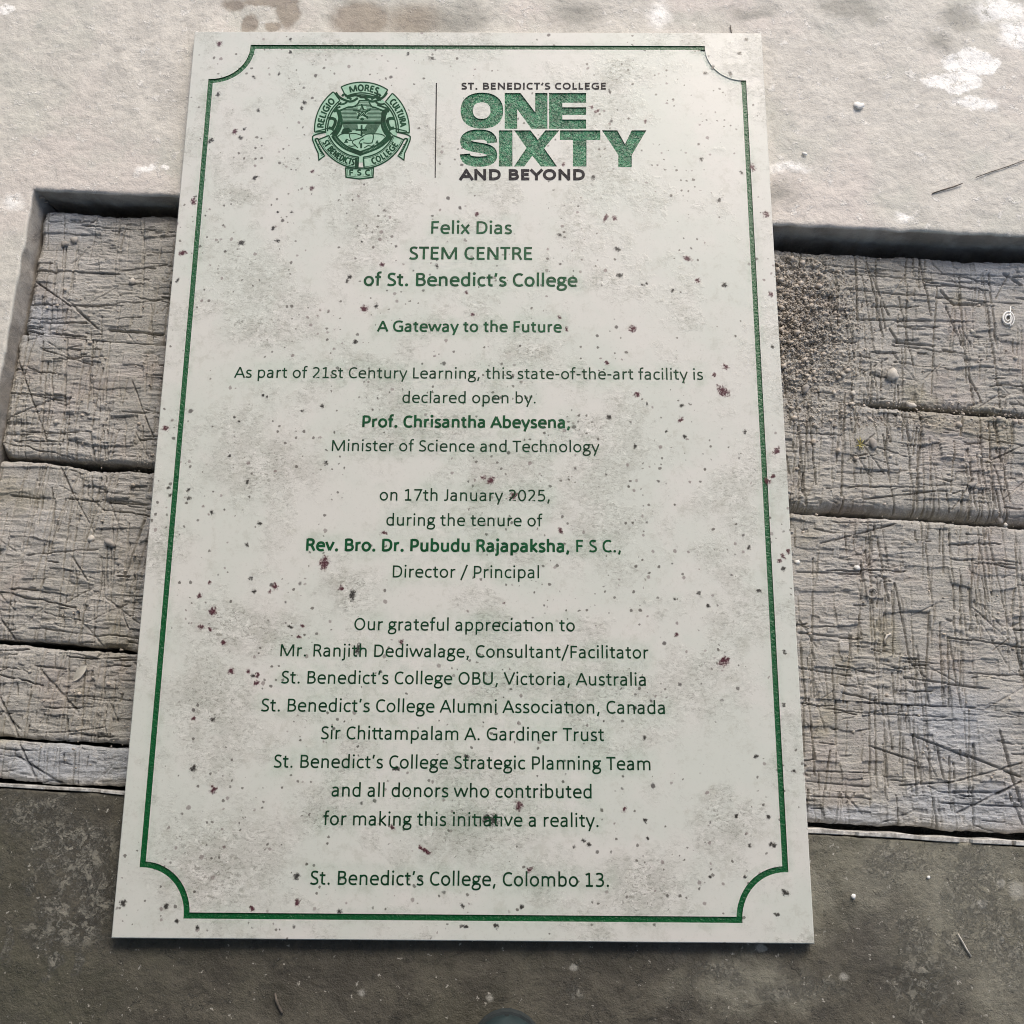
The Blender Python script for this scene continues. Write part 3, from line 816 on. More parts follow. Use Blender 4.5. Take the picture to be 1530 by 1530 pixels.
g('C', 1092, 'M985 1110 C890 1190 790 1225 680 1225 C370 1225 190 1000 190 640 C190 280 370 70 670 70 C790 70 900 100 1000 175')
g('D', 1260, 'M250 0 L250 1294', 'M250 1212 L540 1212 C900 1212 1080 1020 1080 655 C1080 290 890 80 520 80 L250 80')
g('E', 1000, 'M250 0 L250 1294', 'M250 1212 L890 1212', 'M250 680 L830 680', 'M250 80 L895 80')
g('F', 941, 'M250 0 L250 1294', 'M250 1212 L860 1212', 'M250 640 L810 640')
g('G', 1292, 'M1130 1110 C1010 1190 900 1225 770 1225 C400 1225 190 1010 190 650 C190 280 400 70 760 70 C900 70 1010 95 1110 150 L1110 610 L750 610')
g('I', 516, 'M258 0 L258 1294')
g('J', 653, 'M440 1294 L440 330 C440 130 350 50 90 80')
g('L', 861, 'M250 1294 L250 0', 'M250 80 L810 80')
g('M', 1751, 'M240 0 L250 1260', 'M270 1250 L875 60', 'M875 60 L1480 1250', 'M1500 1260 L1511 0')
g('N', 1322, 'M240 0 L240 1294', 'M265 1240 L1057 54', 'M1082 0 L1082 1294')
g('O', 1356, ell(678, 648, 492, 578))
g('P', 1058, 'M250 0 L250 1294', 'M250 1212 L540 1212 C800 1212 900 1080 900 870 C900 640 780 520 520 520 L250 520')
g('R', 1112, 'M250 0 L250 1294', 'M250 1212 L540 1212 C780 1212 870 1100 870 940 C870 760 750 640 540 640 L250 640', 'M500 640 C700 640 760 500 990 0')
g('S', 941, 'M800 1130 C710 1195 630 1225 520 1225 C340 1225 215 1130 215 960 C215 780 340 720 490 645 C680 555 800 480 800 320 C800 150 660 70 450 70 C320 70 210 100 120 165')
g('T', 998, 'M30 1212 L968 1212', 'M499 0 L499 1212')
g('U', 1314, 'M235 1294 L235 470 C235 190 390 70 657 70 C925 70 1080 190 1080 470 L1080 1294')
g('V', 1162, 'M60 1294 L581 50', 'M581 50 L1102 1294')
g('X', 1063, 'M70 1294 L1000 0', 'M990 1294 L60 0')
g('Y', 998, 'M40 1294 L499 570', 'M499 570 L958 1294', 'M499 620 L499 0')
g('0', 1038, ell(519, 640, 362, 575))
g('1', 1038, 'M190 1090 L540 1240', 'M540 1294 L540 0', 'M200 80 L890 80')
g('2', 1038, 'M170 1120 C290 1200 380 1225 490 1225 C700 1225 800 1100 800 930 C800 720 640 560 185 80 L900 80')
g('3', 1038, 'M180 1150 C300 1210 390 1225 480 1225 C690 1225 790 1110 790 970 C790 790 660 690 400 680', 'M400 680 C720 690 850 570 850 380 C850 180 700 70 450 70 C330 70 230 90 150 140')
g('5', 1038, 'M850 1212 L290 1212 L265 715 C330 740 420 755 470 755 C720 755 850 630 850 410 C850 190 700 70 430 70 C320 70 230 90 160 130')
g('7', 1038, 'M120 1212 L890 1212 L390 0')
g('.', 517, 'D258 105')
g(',', 511, 'M300 190 L170 -240')
g('’', 452, 'M270 1330 L180 960')
g('-', 627, 'M90 540 L540 540')
g('/', 791, 'M720 1400 L70 -260')


def parse(path, n=7):
    if isinstance(path, tuple):
        _, cx, cy, rx, ry = path
        return [(cx + rx * math.cos(a), cy + ry * math.sin(a)) for a in np.linspace(0, 2 * math.pi, 29)]
    tk = path.replace('M', ' M ').replace('L', ' L ').replace('C', ' C ').replace('D', ' D ').split()
    pts = []; i = 0
    while i < len(tk):
        c = tk[i]
        if c in 'ML':
            pts.append((float(tk[i + 1]), float(tk[i + 2]))); i += 3
        elif c == 'C':
            v = list(map(float, tk[i + 1:i + 7])); p0 = pts[-1]
            for k_ in range(1, n + 1):
                u = k_ / n; o = 1 - u
                pts.append(tuple(o ** 3 * p0[d] + 3 * o * o * u * v[d] + 3 * o * u * u * v[2 + d] + u ** 3 * v[4 + d] for d in (0, 1)))
            i += 7
        elif c == 'D':
            return ('dot', float(tk[i + 1]), float(tk[i + 2]))
    return pts


def stroke(pts, w_):
    """closed list of quads covering a polyline of width w_"""
    out = []
    n = len(pts)
    closed = n > 3 and math.hypot(pts[0][0] - pts[-1][0], pts[0][1] - pts[-1][1]) < 1e-6
    L = []; Rr = []
    for i in range(n):
        a = pts[(i - 1) if i else (n - 2 if closed else 0)]; b = pts[i]; c = pts[(i + 1) if i < n - 1 else (1 if closed else n - 1)]
        d1 = (b[0] - a[0], b[1] - a[1]); d2 = (c[0] - b[0], c[1] - b[1])
        l1 = math.hypot(*d1) or 0; l2 = math.hypot(*d2) or 0
        if l1 == 0: d1, l1 = d2, l2
        if l2 == 0: d2, l2 = d1, l1
        n1 = (-d1[1] / l1, d1[0] / l1); n2 = (-d2[1] / l2, d2[0] / l2)
        mx, my = n1[0] + n2[0], n1[1] + n2[1]
        ml = mx * mx + my * my
        k_ = 2 / ml if ml > .5 else 2 / .5 * .9
        h = w_ / 2
        L.append((b[0] + mx * k_ / 1 * h * .5 * 1, b[1] + my * k_ * h * .5)) if False else L.append((b[0] + mx / ml * 2 * h if ml > .7 else b[0] + n1[0] * h, b[1] + my / ml * 2 * h if ml > .7 else b[1] + n1[1] * h))
        Rr.append((b[0] - mx / ml * 2 * h if ml > .7 else b[0] - n1[0] * h, b[1] - my / ml * 2 * h if ml > .7 else b[1] - n1[1] * h))
    for i in range(n - 1):
        out.append([Rr[i], Rr[i + 1], L[i + 1], L[i]])
    return out


CRW = 1.0


def ccw(poly):
    a = sum(poly[i][0] * poly[(i + 1) % len(poly)][1] - poly[(i + 1) % len(poly)][0] * poly[i][1] for i in range(len(poly)))
    return (poly if a > 0 else poly[::-1]), abs(a)


def in_any(cx, cy, polys):
    """index of a polygon that holds each point, or -1"""
    hit = np.full(len(cx), -1)
    for k_, p_ in enumerate(polys):
        q = np.asarray(p_, float)
        m_ = np.where((hit < 0) & (cx > q[:, 0].min()) & (cx < q[:, 0].max()) & (cy > q[:, 1].min()) & (cy < q[:, 1].max()))[0]
        if not len(m_): continue
        x_, y_ = cx[m_], cy[m_]
        ins = np.zeros(len(m_), bool)
        for (x0, y0), (x1, y1) in zip(q, np.roll(q, -1, 0)):
            if y0 == y1: continue
            ins ^= ((y0 > y_) != (y1 > y_)) & (x_ < (x1 - x0) * (y_ - y0) / (y1 - y0) + x0)
        hit[m_[ins]] = k_
    return hit


def union(polys, eps=1e-6, kinds_of=False):
    """triangles covering the union of polygons"""
    vs = []; es = []; ps = []
    for p in polys:
        p, ar = ccw(p)
        if ar < 1e-12: continue
        ps.append(p)
        n = len(vs)
        es += [(n + i, n + (i + 1) % len(p)) for i in range(len(p))]; vs += [Vector(q) for q in p]
    if not vs: return [], [], []
    v, e, f, ov, oe, of = delaunay_2d_cdt(vs, es, [], 0, eps)
    pt = np.array([(q.x, q.y) for q in v]); fa = np.array(f)
    c = pt[fa].mean(1)
    hit = in_any(c[:, 0], c[:, 1], ps[::-1])
    return v, [f[i] for i in range(len(f)) if hit[i] >= 0], [len(ps) - 1 - hit[i] for i in range(len(f)) if hit[i] >= 0]


_gc = {}


def glyph_tri(ch, wt):
    key = (ch, wt)
    if key not in _gc:
        polys = []
        for path in G[ch][1]:
            pts = parse(path)
            if pts and pts[0] == 'dot':
                r_ = wt * .68
                polys.append([(pts[1] + r_ * math.cos(a), pts[2] + r_ * math.sin(a)) for a in np.linspace(0, 2 * math.pi, 9)[:-1]])
            else:
                polys += stroke(pts, wt)
        polys = [[(x / 2048, y / 2048) for x, y in p] for p in polys]
        v, f, _ = union(polys)
        _gc[key] = ([(q.x, q.y) for q in v], f)
    return _gc[key]


def chars(text):
    out = []; i = 0
    while i < len(text):
        if text[i:i + 2] == 'ti': out.append('T2'); i += 2
        elif text[i:i + 2] == 'tt': out.append('T3'); i += 2
        else: out.append(text[i]); i += 1
    return out


def lay(text, track=0.0, liga=True):
    """[(char, x)] in em units and the ink extent"""
    x = 0; out = []
    for c in (chars(text) if liga else list(text)):
        out.append((c, x)); x += G[c][0] / 2048 + track
    return out, x


plaque = empty('plaque', (0, 0, 0))
tag(plaque, 'white speckled granite plaque with green engraved lettering and green border, lying across the timbers', 'plaque')
ZT = T + 0.00014


def paint(name, verts, faces, mat, z, parent=plaque, attr=None):
    o = meshobj(name, [(x, y, z) for x, y in verts], faces, mat, parent)
    if attr is not None:
        at = o.data.attributes.new('edge', 'FLOAT', 'POINT')
        at.data.foreach_set('value', np.array(attr, dtype=np.float32))
    return o


LINES = [('Felix Dias', 644, 765, 349.5, 215, M_TEXTB), ('STEM CENTRE', 611, 795, 388, 225, M_TEXTB), ('of St. Benedict’s College', 543, 863, 427.6, 230, M_TEXTB),
         ('A Gateway to the Future', 563, 839.5, 496, 235, M_TEXTB), ('As part of 21st Century Learning, this state-of-the-art facility is', 349.5, 1050.6, 566, 170, M_TEXT),
         ('declared open by.', 601, 800.5, 602.5, 170, M_TEXT), ('Prof. Chrisantha Abeysena,', 541, 852, 639, 262, M_TEXTB), ('Minister of Science and Technology', 495.5, 896, 675, 170, M_TEXT),
         ('on 17th January 2025,', 567, 821.5, 748.6, 170, M_TEXT), ('during the tenure of', 577, 810.7, 786, 170, M_TEXT), ('Rev. Bro. Dr. Pubudu Rajapaksha,', 457, 851, 824, 268, M_TEXTB),
         ('F S C.,', 861, 928, 825, 215, M_TEXTB), ('Director / Principal', 586.6, 805.5, 863.5, 170, M_TEXT), ('Our grateful appreciation to', 529, 859, 942.6, 172, M_TEXT),
         ('Mr. Ranjith Dediwalage, Consultant/Facilitator', 418.5, 969, 982.4, 172, M_TEXT), ('St. Benedict’s College OBU, Victoria, Australia', 419.7, 965, 1023, 172, M_TEXT),
         ('St. Benedict’s College Alumni Association, Canada', 389.6, 993.5, 1065, 172, M_TEXT), ('Sir Chittampalam A. Gardiner Trust', 479, 902.5, 1106, 172, M_TEXT),
         ('St. Benedict’s College Strategic Planning Team', 408.5, 972, 1149, 172, M_TEXT), ('and all donors who contributed', 495, 884, 1191.5, 172, M_TEXT),
         ('for making this initiative a reality.', 482.5, 894.5, 1234.4, 172, M_TEXT), ('St. Benedict’s College, Colombo 13.', 463, 910, 1323.5, 176, M_TEXT)]
for (txt, xl, xr, yb, wt, mat) in LINES:
    x0, _ = P(xl, yb, T); x1, _ = P(xr, yb, T)
    _, yy = P((xl + xr) / 2, yb, T)
    items, tot = lay(txt, 0.0, liga=(txt != 'STEM CENTRE'))
    # ink extent
    inks = []
    for c, x in items:
        v, f = glyph_tri(c, wt)
        if v: inks += [x + q[0] for q in v]
    a0, a1 = min(inks), max(inks)
    s = (x1 - x0) / (a1 - a0)
    V_, F_ = [], []
    for c, x in items:
        v, f = glyph_tri(c, wt)
        b = len(V_)
        V_ += [(x0 + (x + q[0] - a0) * s, yy + q[1] * s) for q in v]
        F_ += [tuple(i + b for i in t_) for t_ in f]
    paint('lettering', V_, F_, mat, ZT)
    # the green dye has crept a little way into the stone round each line
    hx = .006; n_ = 40
    vv = []; at = []
    ys = [yy - .012, yy - .003, yy + .62 * s * .5, yy + .62 * s + .003, yy + .62 * s + .012]
    ev = [0, .75, 1, .75, 0]
    xs_ = [x0 - .012, x0] + list(np.linspace(x0, x1, n_))[1:-1] + [x1, x1 + .012]
    for i, xx in enumerate(xs_):
        for j, y_ in enumerate(ys):
            vv.append((xx, y_)); at.append(0 if i in (0, len(xs_) - 1) else ev[j])
    ff = [tuple(int(q) for q in f[::1]) for f in grid_faces(len(xs_), 5)]
    paint('green_stain', vv, ff, M_STAIN, T + .00005, attr=at)


def pxz(X, Y, ox, oy, k_):
    return P(ox + X / k_, oy + Y / k_, T)


# small wide lettering of the emblem at the upper right
def wide_text(txt, X0, X1, Ytop, Ybase, wpx, mat, name='lettering'):
    items, tot = lay(txt, 0.035, liga=False)
    xs_ = []
    for c, x in items:
        for path in G[c][1]:
            pts = parse(path)
            if pts[0] == 'dot': xs_ += [x + (pts[1]) / 2048]
            else: xs_ += [x + q[0] / 2048 for q in pts]
    a0, a1 = min(xs_), max(xs_)
    kx = (X1 - X0 - wpx) / (a1 - a0); ky = (Ybase - Ytop - wpx) / ((1212 - 80) / 2048)
    polys = []

    def tr(x, px, py):
        yy_ = min(max(py, 80), 1212) if py >= 0 else py
        return (X0 + wpx / 2 + (x + px / 2048 - a0) * kx, Ybase - wpx / 2 - (yy_ - 80) / 2048 * ky)
    for c, x in items:
        for path in G[c][1]:
            pts = parse(path)
            if pts[0] == 'dot':
                q = tr(x, pts[1], 80); h = wpx * .55
                polys.append([(q[0] - h, q[1] - h), (q[0] + h, q[1] - h), (q[0] + h, q[1] + h), (q[0] - h, q[1] + h)])
            else:
                pp = [tr(x, *q) for q in pts]
                if len(pts) == 2:       # carry straight strokes to the full cap height
                    (xa, ya), (xb, yb_) = pp
                    L_ = math.hypot(xb - xa, yb_ - ya) or 1
                    ex = wpx / 2 if abs(yb_ - ya) > 1 else 0
                    pp = [(xa - (xb - xa) / L_ * ex, ya - (yb_ - ya) / L_ * ex), (xb + (xb - xa) / L_ * ex, yb_ + (yb_ - ya) / L_ * ex)]
                pp = [q for i, q in enumerate(pp) if i == 0 or math.hypot(q[0] - pp[i - 1][0], q[1] - pp[i - 1][1]) > .3]
                if len(pp) > 1: polys += stroke(pp, wpx)
    v, f, _ = union(polys, 1e-5)
    paint(name, [pxz(q.x, q.y, 670, 110, 4.935) for q in v], f, mat, ZT)


wide_text('ST. BENEDICT’S COLLEGE', 92, 1168, 67, 119, 12.5, M_BLACK)
wide_text('AND BEYOND', 80, 1006, 704, 788, 22, M_BLACK)
# divider
dv = [P(651.2, 124, T), P(653.0, 124, T), P(651.0, 266, T), P(649.4, 266, T)]
paint('divider_line', dv, [(3, 2, 1, 0)], M_BLACK, ZT)

# ------------------------------------------------------------------ engraved border and large words
KX = 4.935


def Q(X, Y): return P(670 + X / KX, 110 + Y / KX, T)


BIG = {'one': [], 'sixty': []}
n_ = 40
for i in range(n_):
    a = 2 * math.pi * i / n_; b = 2 * math.pi * (i + 1) / n_

    def sq(t_, rx, ry, cx, cy):
        c_, s_ = math.cos(t_), math.sin(t_)
        e = .88
        return (cx + rx * math.copysign(abs(c_) ** e, c_), cy + ry * math.copysign(abs(s_) ** e, s_))
    BIG['one'].append([sq(a, 157, 133, 247, 273), sq(b, 157, 133, 247, 273), sq(b, 65, 61, 245, 273), sq(a, 65, 61, 245, 273)])
BIG['one'].append([(415, 143), (532, 143), (640, 285), (640, 143), (730, 143), (730, 407), (612, 407), (507, 262), (507, 407), (415, 407)])
BIG['one'].append([(742, 143), (1015, 143), (1015, 215), (840, 215), (840, 248), (1015, 248), (1015, 305), (840, 305), (840, 338), (1015, 338), (1015, 407), (742, 407)])
sp = parse('M322 512 C322 455 270 449 222 449 C160 449 124 470 124 500 C124 535 190 540 235 547 C300 557 322 570 322 603 C322 642 270 649 222 649 C150 649 122 630 122 592', 9)
BIG['sixty'] += stroke(sp, 76)
BIG['sixty'] += [[(372, 418), (472, 418), (472, 685), (372, 685)],
                 [(485, 418), (605, 418), (660, 488), (715, 418), (818, 418), (706, 550), (802, 685), (682, 685), (618, 606), (560, 685), (483, 685), (576, 548)],
                 [(822, 418), (1120, 418), (1120, 490), (1018, 490), (1018, 685), (918, 685), (918, 490), (822, 490)],
                 [(1132, 418), (1245, 418), (1302, 520), (1352, 418), (1460, 418), (1352, 600), (1352, 690), (1252, 690), (1252, 600)]]
polys = []
kinds = []
for k_, lst in BIG.items():
    for p_ in lst:
        polys.append([Q(*q) for q in p_]); kinds.append(k_)
# border
HX, HY, RAD, BW = 0.2785, 0.4313, 0.0415, 0.0050
pts = []
for (cx_, cy_, a0, a1) in ((-HX, HY, 0, -90), (-HX, -HY, 90, 0), (HX, -HY, 180, 90), (HX, HY, 270, 180)):
    for a in np.linspace(R(a0), R(a1), 15):
        pts.append((cx_ + RAD * math.cos(a), cy_ + RAD * math.sin(a)))
segs = []
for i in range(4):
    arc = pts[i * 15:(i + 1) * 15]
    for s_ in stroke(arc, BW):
        polys.append(s_); kinds.append('whitish' if i == 3 else 'border')
    a = arc[-1]; b = pts[((i + 1) * 15) % 60]
    L_ = math.hypot(b[0] - a[0], b[1] - a[1]); e = BW / 2
    dx, dy = (b[0] - a[0]) / L_ * e, (b[1] - a[1]) / L_ * e
    segs += stroke([(a[0] - dx, a[1] - dy), (b[0] + dx, b[1] + dy)], BW)
for s_ in segs: polys.append(s_); kinds.append('border')
W2, H2, BEV = 0.3, 0.45, 0.0007
rect = [(-W2 + BEV, -H2 + BEV), (W2 - BEV, -H2 + BEV), (W2 - BEV, H2 - BEV), (-W2 + BEV, H2 - BEV)]
v, f, of = union([rect] + polys, 1e-6)
DEP = 0.0010
top_faces = []; eng = {'one': [], 'sixty': [], 'border': [], 'whitish': []}
for tri, i_ in zip(f, of):
    if i_ > 0: eng[kinds[i_ - 1]].append(tri)
    else: top_faces.append(tri)
verts = [(q.x, q.y, T) for q in v]
nb = len(verts)
rim = []
for (x, y) in rect: rim.append((x, y, T))
out = [(-W2, -H2), (W2, -H2), (W2, H2), (-W2, H2)]
verts += rim + [(x, y, T - BEV) for x, y in out] + [(x, y, 0.0004) for x, y in out]
faces = [tuple(t_) for t_ in top_faces]
for i in range(4):
    j = (i + 1) % 4
    faces.append((nb + 4 + i, nb + 4 + j, nb + j, nb + i))
    faces.append((nb + 8 + i, nb + 8 + j, nb + 4 + j, nb + 4 + i))
faces.append((nb + 11, nb + 10, nb + 9, nb + 8))
slab = meshobj('granite_slab', verts, faces, M_GRAN, plaque)
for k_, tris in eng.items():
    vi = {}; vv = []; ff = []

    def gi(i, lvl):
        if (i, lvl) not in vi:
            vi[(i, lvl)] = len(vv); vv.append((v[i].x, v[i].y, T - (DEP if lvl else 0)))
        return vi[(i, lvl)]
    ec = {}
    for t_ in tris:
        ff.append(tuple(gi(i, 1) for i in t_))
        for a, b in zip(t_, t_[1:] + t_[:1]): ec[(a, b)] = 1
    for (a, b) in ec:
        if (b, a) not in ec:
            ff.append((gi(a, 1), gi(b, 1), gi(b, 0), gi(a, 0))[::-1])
    o = meshobj({'border': 'border_line', 'whitish': 'border_line'}.get(k_, 'large_lettering'), vv, ff, {'border': M_LINE, 'whitish': M_ARC}.get(k_, M_GREEN), plaque)
    if k_ == 'whitish': o['label'] = 'pale arc of the green border at the upper right corner'
# faint green dye round the border and the big words
vv = []; at = []; ff = []
for inner, outer in ((pts, pts),):
    n_ = len(pts)
    cum = []
    for i in range(n_):
        a = pts[i - 1]; b = pts[i]; c = pts[(i + 1) % n_]
        tx, ty = c[0] - a[0], c[1] - a[1]; L_ = math.hypot(tx, ty); nx, ny = -ty / L_, tx / L_
        for o_, e_ in ((-.010, 0), (-.0035, .8), (.0035, .8), (.010, 0)):
            vv.append((b[0] + nx * o_, b[1] + ny * o_)); at.append(e_)
    for i in range(n_):
        for k_ in (0, 2):
            a = i * 4 + k_; b = ((i + 1) % n_) * 4 + k_
            ff.append((a, b, b + 1, a + 1))
paint('green_stain', vv, ff, M_STAIN, T + .00005, attr=at)

# ------------------------------------------------------------------ mineral flecks set in the stone
for red in (0, 1):
    vv = []; ff = []; at = []
    r = np.random.default_rng(90 + red)
    for (u, v_, rad, rd) in FLECKS:
        if rd != red or rad < 1: continue
        x, y = P(u, v_, T)
        if abs(x) > .297 or abs(y) > .447: continue
        rr_ = rad * .00062 * 1.14
        el = r.uniform(.7, 1.2); ro = r.uniform(0, 3.14)
        b = len(vv); n_ = 12
        vv.append((x, y, T + .00010 + r.uniform(0, .00002))); at.append(1.0)
        zc = vv[-1][2]
        for ring, ev in ((.55, .62), (1.15, .0)):
            for i in range(n_):
                a = 2 * math.pi * i / n_
                q = rr_ * ring * r.uniform(.8, 1.2)
                lx, ly = q * math.cos(a) * el, q * math.sin(a) / el
                X_ = x + lx * math.cos(ro) - ly * math.sin(ro); Y_ = y + lx * math.sin(ro) + ly * math.cos(ro)
                vv.append((max(-.299, min(.299, X_)), Y_, zc)); at.append(ev)
        for i in range(n_):
            j = (i + 1) % n_
            ff.append((b, b + 1 + i, b + 1 + j)); ff.append((b + 1 + i, b + 1 + n_ + i, b + 1 + n_ + j, b + 1 + j))
    m_ = mat_fleck('garnet' if red else 'black_mica', *(((0.085, 0.018, 0.032), (0.29, 0.15, 0.165)) if red else ((0.035, 0.032, 0.03), (0.20, 0.19, 0.17))))
    o = meshobj('mineral_flecks', vv, ff, m_, plaque)
    a_ = o.data.attributes.new('edge', 'FLOAT', 'POINT'); a_.data.foreach_set('value', np.array(at, dtype=np.float32))
    o['kind'] = 'stuff'

# ------------------------------------------------------------------ college crest
CK = 8.5


def CQ(p_): return P(450 + p_[0] / CK, 110 + p_[1] / CK, T)


def arcp(cx, cy, r_, a0, a1, n=18):
    return [(cx + r_ * math.cos(R(a)), cy - r_ * math.sin(R(a))) for a in np.linspace(a0, a1, n)]


def strk(p_, w_):
    return stroke(p_, w_ * 1.5)


fill, dark = [], []
fill.append([(765 + 462 * math.cos(a), 690 + 440 * math.sin(a)) for a in np.linspace(0, 2 * math.pi, 40)[:-1]])
C1 = (772, 712); C2 = (760, 622)


def band(c, r0, r1, a0, a1, w_=9, inner=0):
    o_ = arcp(*c, r1, a0, a1); i_ = arcp(*c, r0, a0, a1)
    for k_ in range(len(o_) - 1): fill.append([o_[k_], o_[k_ + 1], i_[k_ + 1], i_[k_]])
    dark.extend(strk(o_, w_)); dark.extend(strk(i_, w_))
    dark.extend(strk([o_[0], i_[0]], w_)); dark.extend(strk([o_[-1], i_[-1]], w_))
    if inner:
        dark.extend(strk(arcp(*c, r0 - 26, a0, a1), 12))


band(C1, 462, 602, 183, 127, 11, 1)
band(C1, 466, 602, 116, 57, 11, 1)
band(C1, 462, 602, 50, -4, 11, 1)
band(C2, 440, 585, 202, 266, 12)
band(C2, 440, 585, 274, 338, 12)
dark.extend(strk(arcp(*C2, 565, 204, 265), 5)); dark.extend(strk(arcp(*C2, 565, 275, 336), 5))
dark.extend(strk(arcp(*C2, 458, 204, 265), 5)); dark.extend(strk(arcp(*C2, 458, 275, 336), 5))
dark.extend(strk([(700, 1070), (700, 1190)], 22)); dark.extend(strk([(790, 1085), (795, 1180)], 12))


def arc_text(txt, c, r_, a0, a1, size, flip=False, wt=225):
    """letters along an arc from angle a0 to a1; flip: tops point to the centre"""
    items, tot = lay(txt, .02, liga=False)
    for ch, x in items:
        if ch == ' ': continue
        adv = G[ch][0] / 2048
        f_ = (x + adv / 2) / tot
        a = R(a0 + (a1 - a0) * f_)
        ux, uy = math.cos(a), -math.sin(a)              # outward, image axes (y down)
        if flip: up = (-ux, -uy)
        else: up = (ux, uy)
        rt = (-up[1], up[0])
        px_, py_ = c[0] + ux * r_, c[1] + uy * r_
        wd = abs(math.radians(a1 - a0)) * r_ / tot      # em width along the arc
        for path in G[ch][1]:
            pp = parse(path, 4)
            if pp[0] == 'dot':
                pp = [(pp[1] - 60, 90), (pp[1] + 60, 90)]
            q = [((X / 2048 - adv / 2) * wd, (Y / 2048 - .316) * size) for X, Y in pp]
            q = [(px_ + rt[0] * a_ + up[0] * b_, py_ + rt[1] * a_ + up[1] * b_) for a_, b_ in q]
            q = [z for i, z in enumerate(q) if i == 0 or math.hypot(z[0] - q[i - 1][0], z[1] - q[i - 1][1]) > .5]
            if len(q) > 1: dark.extend(strk(q, wt / 2048 * size))


arc_text('RELIGIO', C1, 528, 178, 133, 128)
arc_text('MORES', C1, 530, 108, 66, 128)
arc_text('CULTURA', C1, 528, 45, 4, 128)
arc_text('ST BENEDICTS', C2, 512, 207, 261, 122, True)
arc_text('COLLEGE', C2, 512, 285, 330, 122, True)
# plate with initials
pl = [(565, 1200), (918, 1200), (912, 1318), (740, 1338), (570, 1316)]
fill.append(pl); dark.extend(strk(pl + [pl[0]], 12))
ip = [(590, 1215), (895, 1215), (890, 1300), (740, 1316), (592, 1298), (590, 1215)]
dark.extend(strk(ip, 4))
arc_text('F.S.C', (740, 1258 + 6000), 6000, 90 + 1.30, 90 - 1.35, 110, False, 230)
# shield
sh = parse('M740 345 C720 400 690 430 600 425 C560 440 530 455 490 468 C500 520 525 560 520 620 C515 690 480 740 445 790 C480 850 540 905 600 935 C660 960 710 975 750 995 C800 975 880 950 950 915 C1010 880 1050 840 1090 795 C1040 740 1015 680 1018 610 C1018 550 1040 510 1065 480 C1010 460 960 440 935 430 C880 430 870 380 860 345 L740 345', 5)
fill.append(sh[:-1])
dark.extend(strk(sh, 13))
sc2 = [(750 + (x - 750) * 1.16, 690 + (y - 690) * 1.13) for x, y in sh]
fill.append(sc2[:-1])
dark.extend(strk(sc2[8:-6], 16))
sc3 = [(750 + (x - 750) * 1.09, 690 + (y - 690) * 1.07) for x, y in sh]
for i in range(8, len(sc3) - 9):
    a, b = sc3[i], sc3[i + 1]
    for u_ in (0, .33, .66):
        x = a[0] + (b[0] - a[0]) * u_; y = a[1] + (b[1] - a[1]) * u_
        d = math.hypot(x - 750, y - 690)
        ox, oy = (x - 750) / d * 26, (y - 690) / d * 26
        if y > 480: dark.extend(strk([(x - ox, y - oy), (x + ox, y + oy)], 8))


def inside(x, y):
    c_ = False
    for (x0, y0), (x1, y1) in zip(sh, sh[1:]):
        if (y0 > y) != (y1 > y) and x < (x1 - x0) * (y - y0) / (y1 - y0) + x0: c_ = not c_
    return c_


for y in range(372, 612, 17):
    xs_ = [x for x in range(440, 1100, 6) if inside(x, y) and not (abs(x - 775) < 62 - abs(y - 485) * .35 and abs(y - 490) < 70)]
    run = []
    for x in xs_ + [9999]:
        if run and x - run[-1] > 7:
            if len(run) > 2: dark.extend(strk([(run[0] + 8, y), (run[-1] - 8, y)], 6))
            run = []
        run.append(x)
dark.extend(strk([(525, 628), (1010, 628)], 20))
for k_ in range(22):
    x = 530 + k_ * 10
    dark.extend(strk([(x, 645), (x + 30 - k_, 745 - k_ * 2)], 4.5)) if x < 720 else None
    x = 1000 - k_ * 10
    dark.extend(strk([(x, 645), (x - 70, 770)], 4.5)) if x > 830 else None
dark.append([(505, 760), (530, 700), (610, 690), (650, 740), (600, 755)])
# star
st_ = []
for i in range(10):
    a = R(90 + 36 * i + 4); r_ = 105 if i % 2 == 0 else 34
    st_.append((775 + r_ * math.cos(a) * 1.12, 490 - r_ * math.sin(a) * .95))
dark.extend(strk(st_ + [st_[0]], 12))
for i in range(0, 10, 2): dark.extend(strk([(775, 490), st_[i]], 9))
dark.append([(755, 560), (790, 560), (800, 585), (775, 605), (750, 585)])
# cross
dark.append([(755, 655), (780, 655), (780, 790), (755, 790)])
dark.append([(690, 705), (835, 705), (835, 728), (690, 728)])
# rounded hills and beasts below
dark.extend(strk(parse('M465 800 C500 760 560 755 620 765 C680 750 740 770 780 800 C810 770 860 760 910 768 C980 760 1040 770 1065 800', 5), 9))
dark.extend(strk(parse('M615 765 C610 800 620 830 640 850 C600 860 590 830 575 835 C560 850 565 870 545 880', 5), 8))
dark.extend(strk(parse('M780 800 C740 830 700 830 660 850 C640 880 660 900 690 905', 5), 9))
dark.extend(strk(parse('M910 768 C925 800 915 840 900 880 C860 890 830 885 790 880', 5), 9))
dark.extend(strk(parse('M735 900 C740 860 760 840 800 830', 5), 8))
dark.append([(555, 880), (575, 835), (600, 880)])
dark.append([(940, 890), (965, 840), (990, 890)])
dark.append([(748, 885), (776, 885), (774, 950), (750, 950)])
dark.extend(strk([(600, 915), (640, 925), (690, 915), (720, 945)], 9)); dark.extend(strk([(800, 945), (850, 915), (900, 925), (930, 900)], 9))
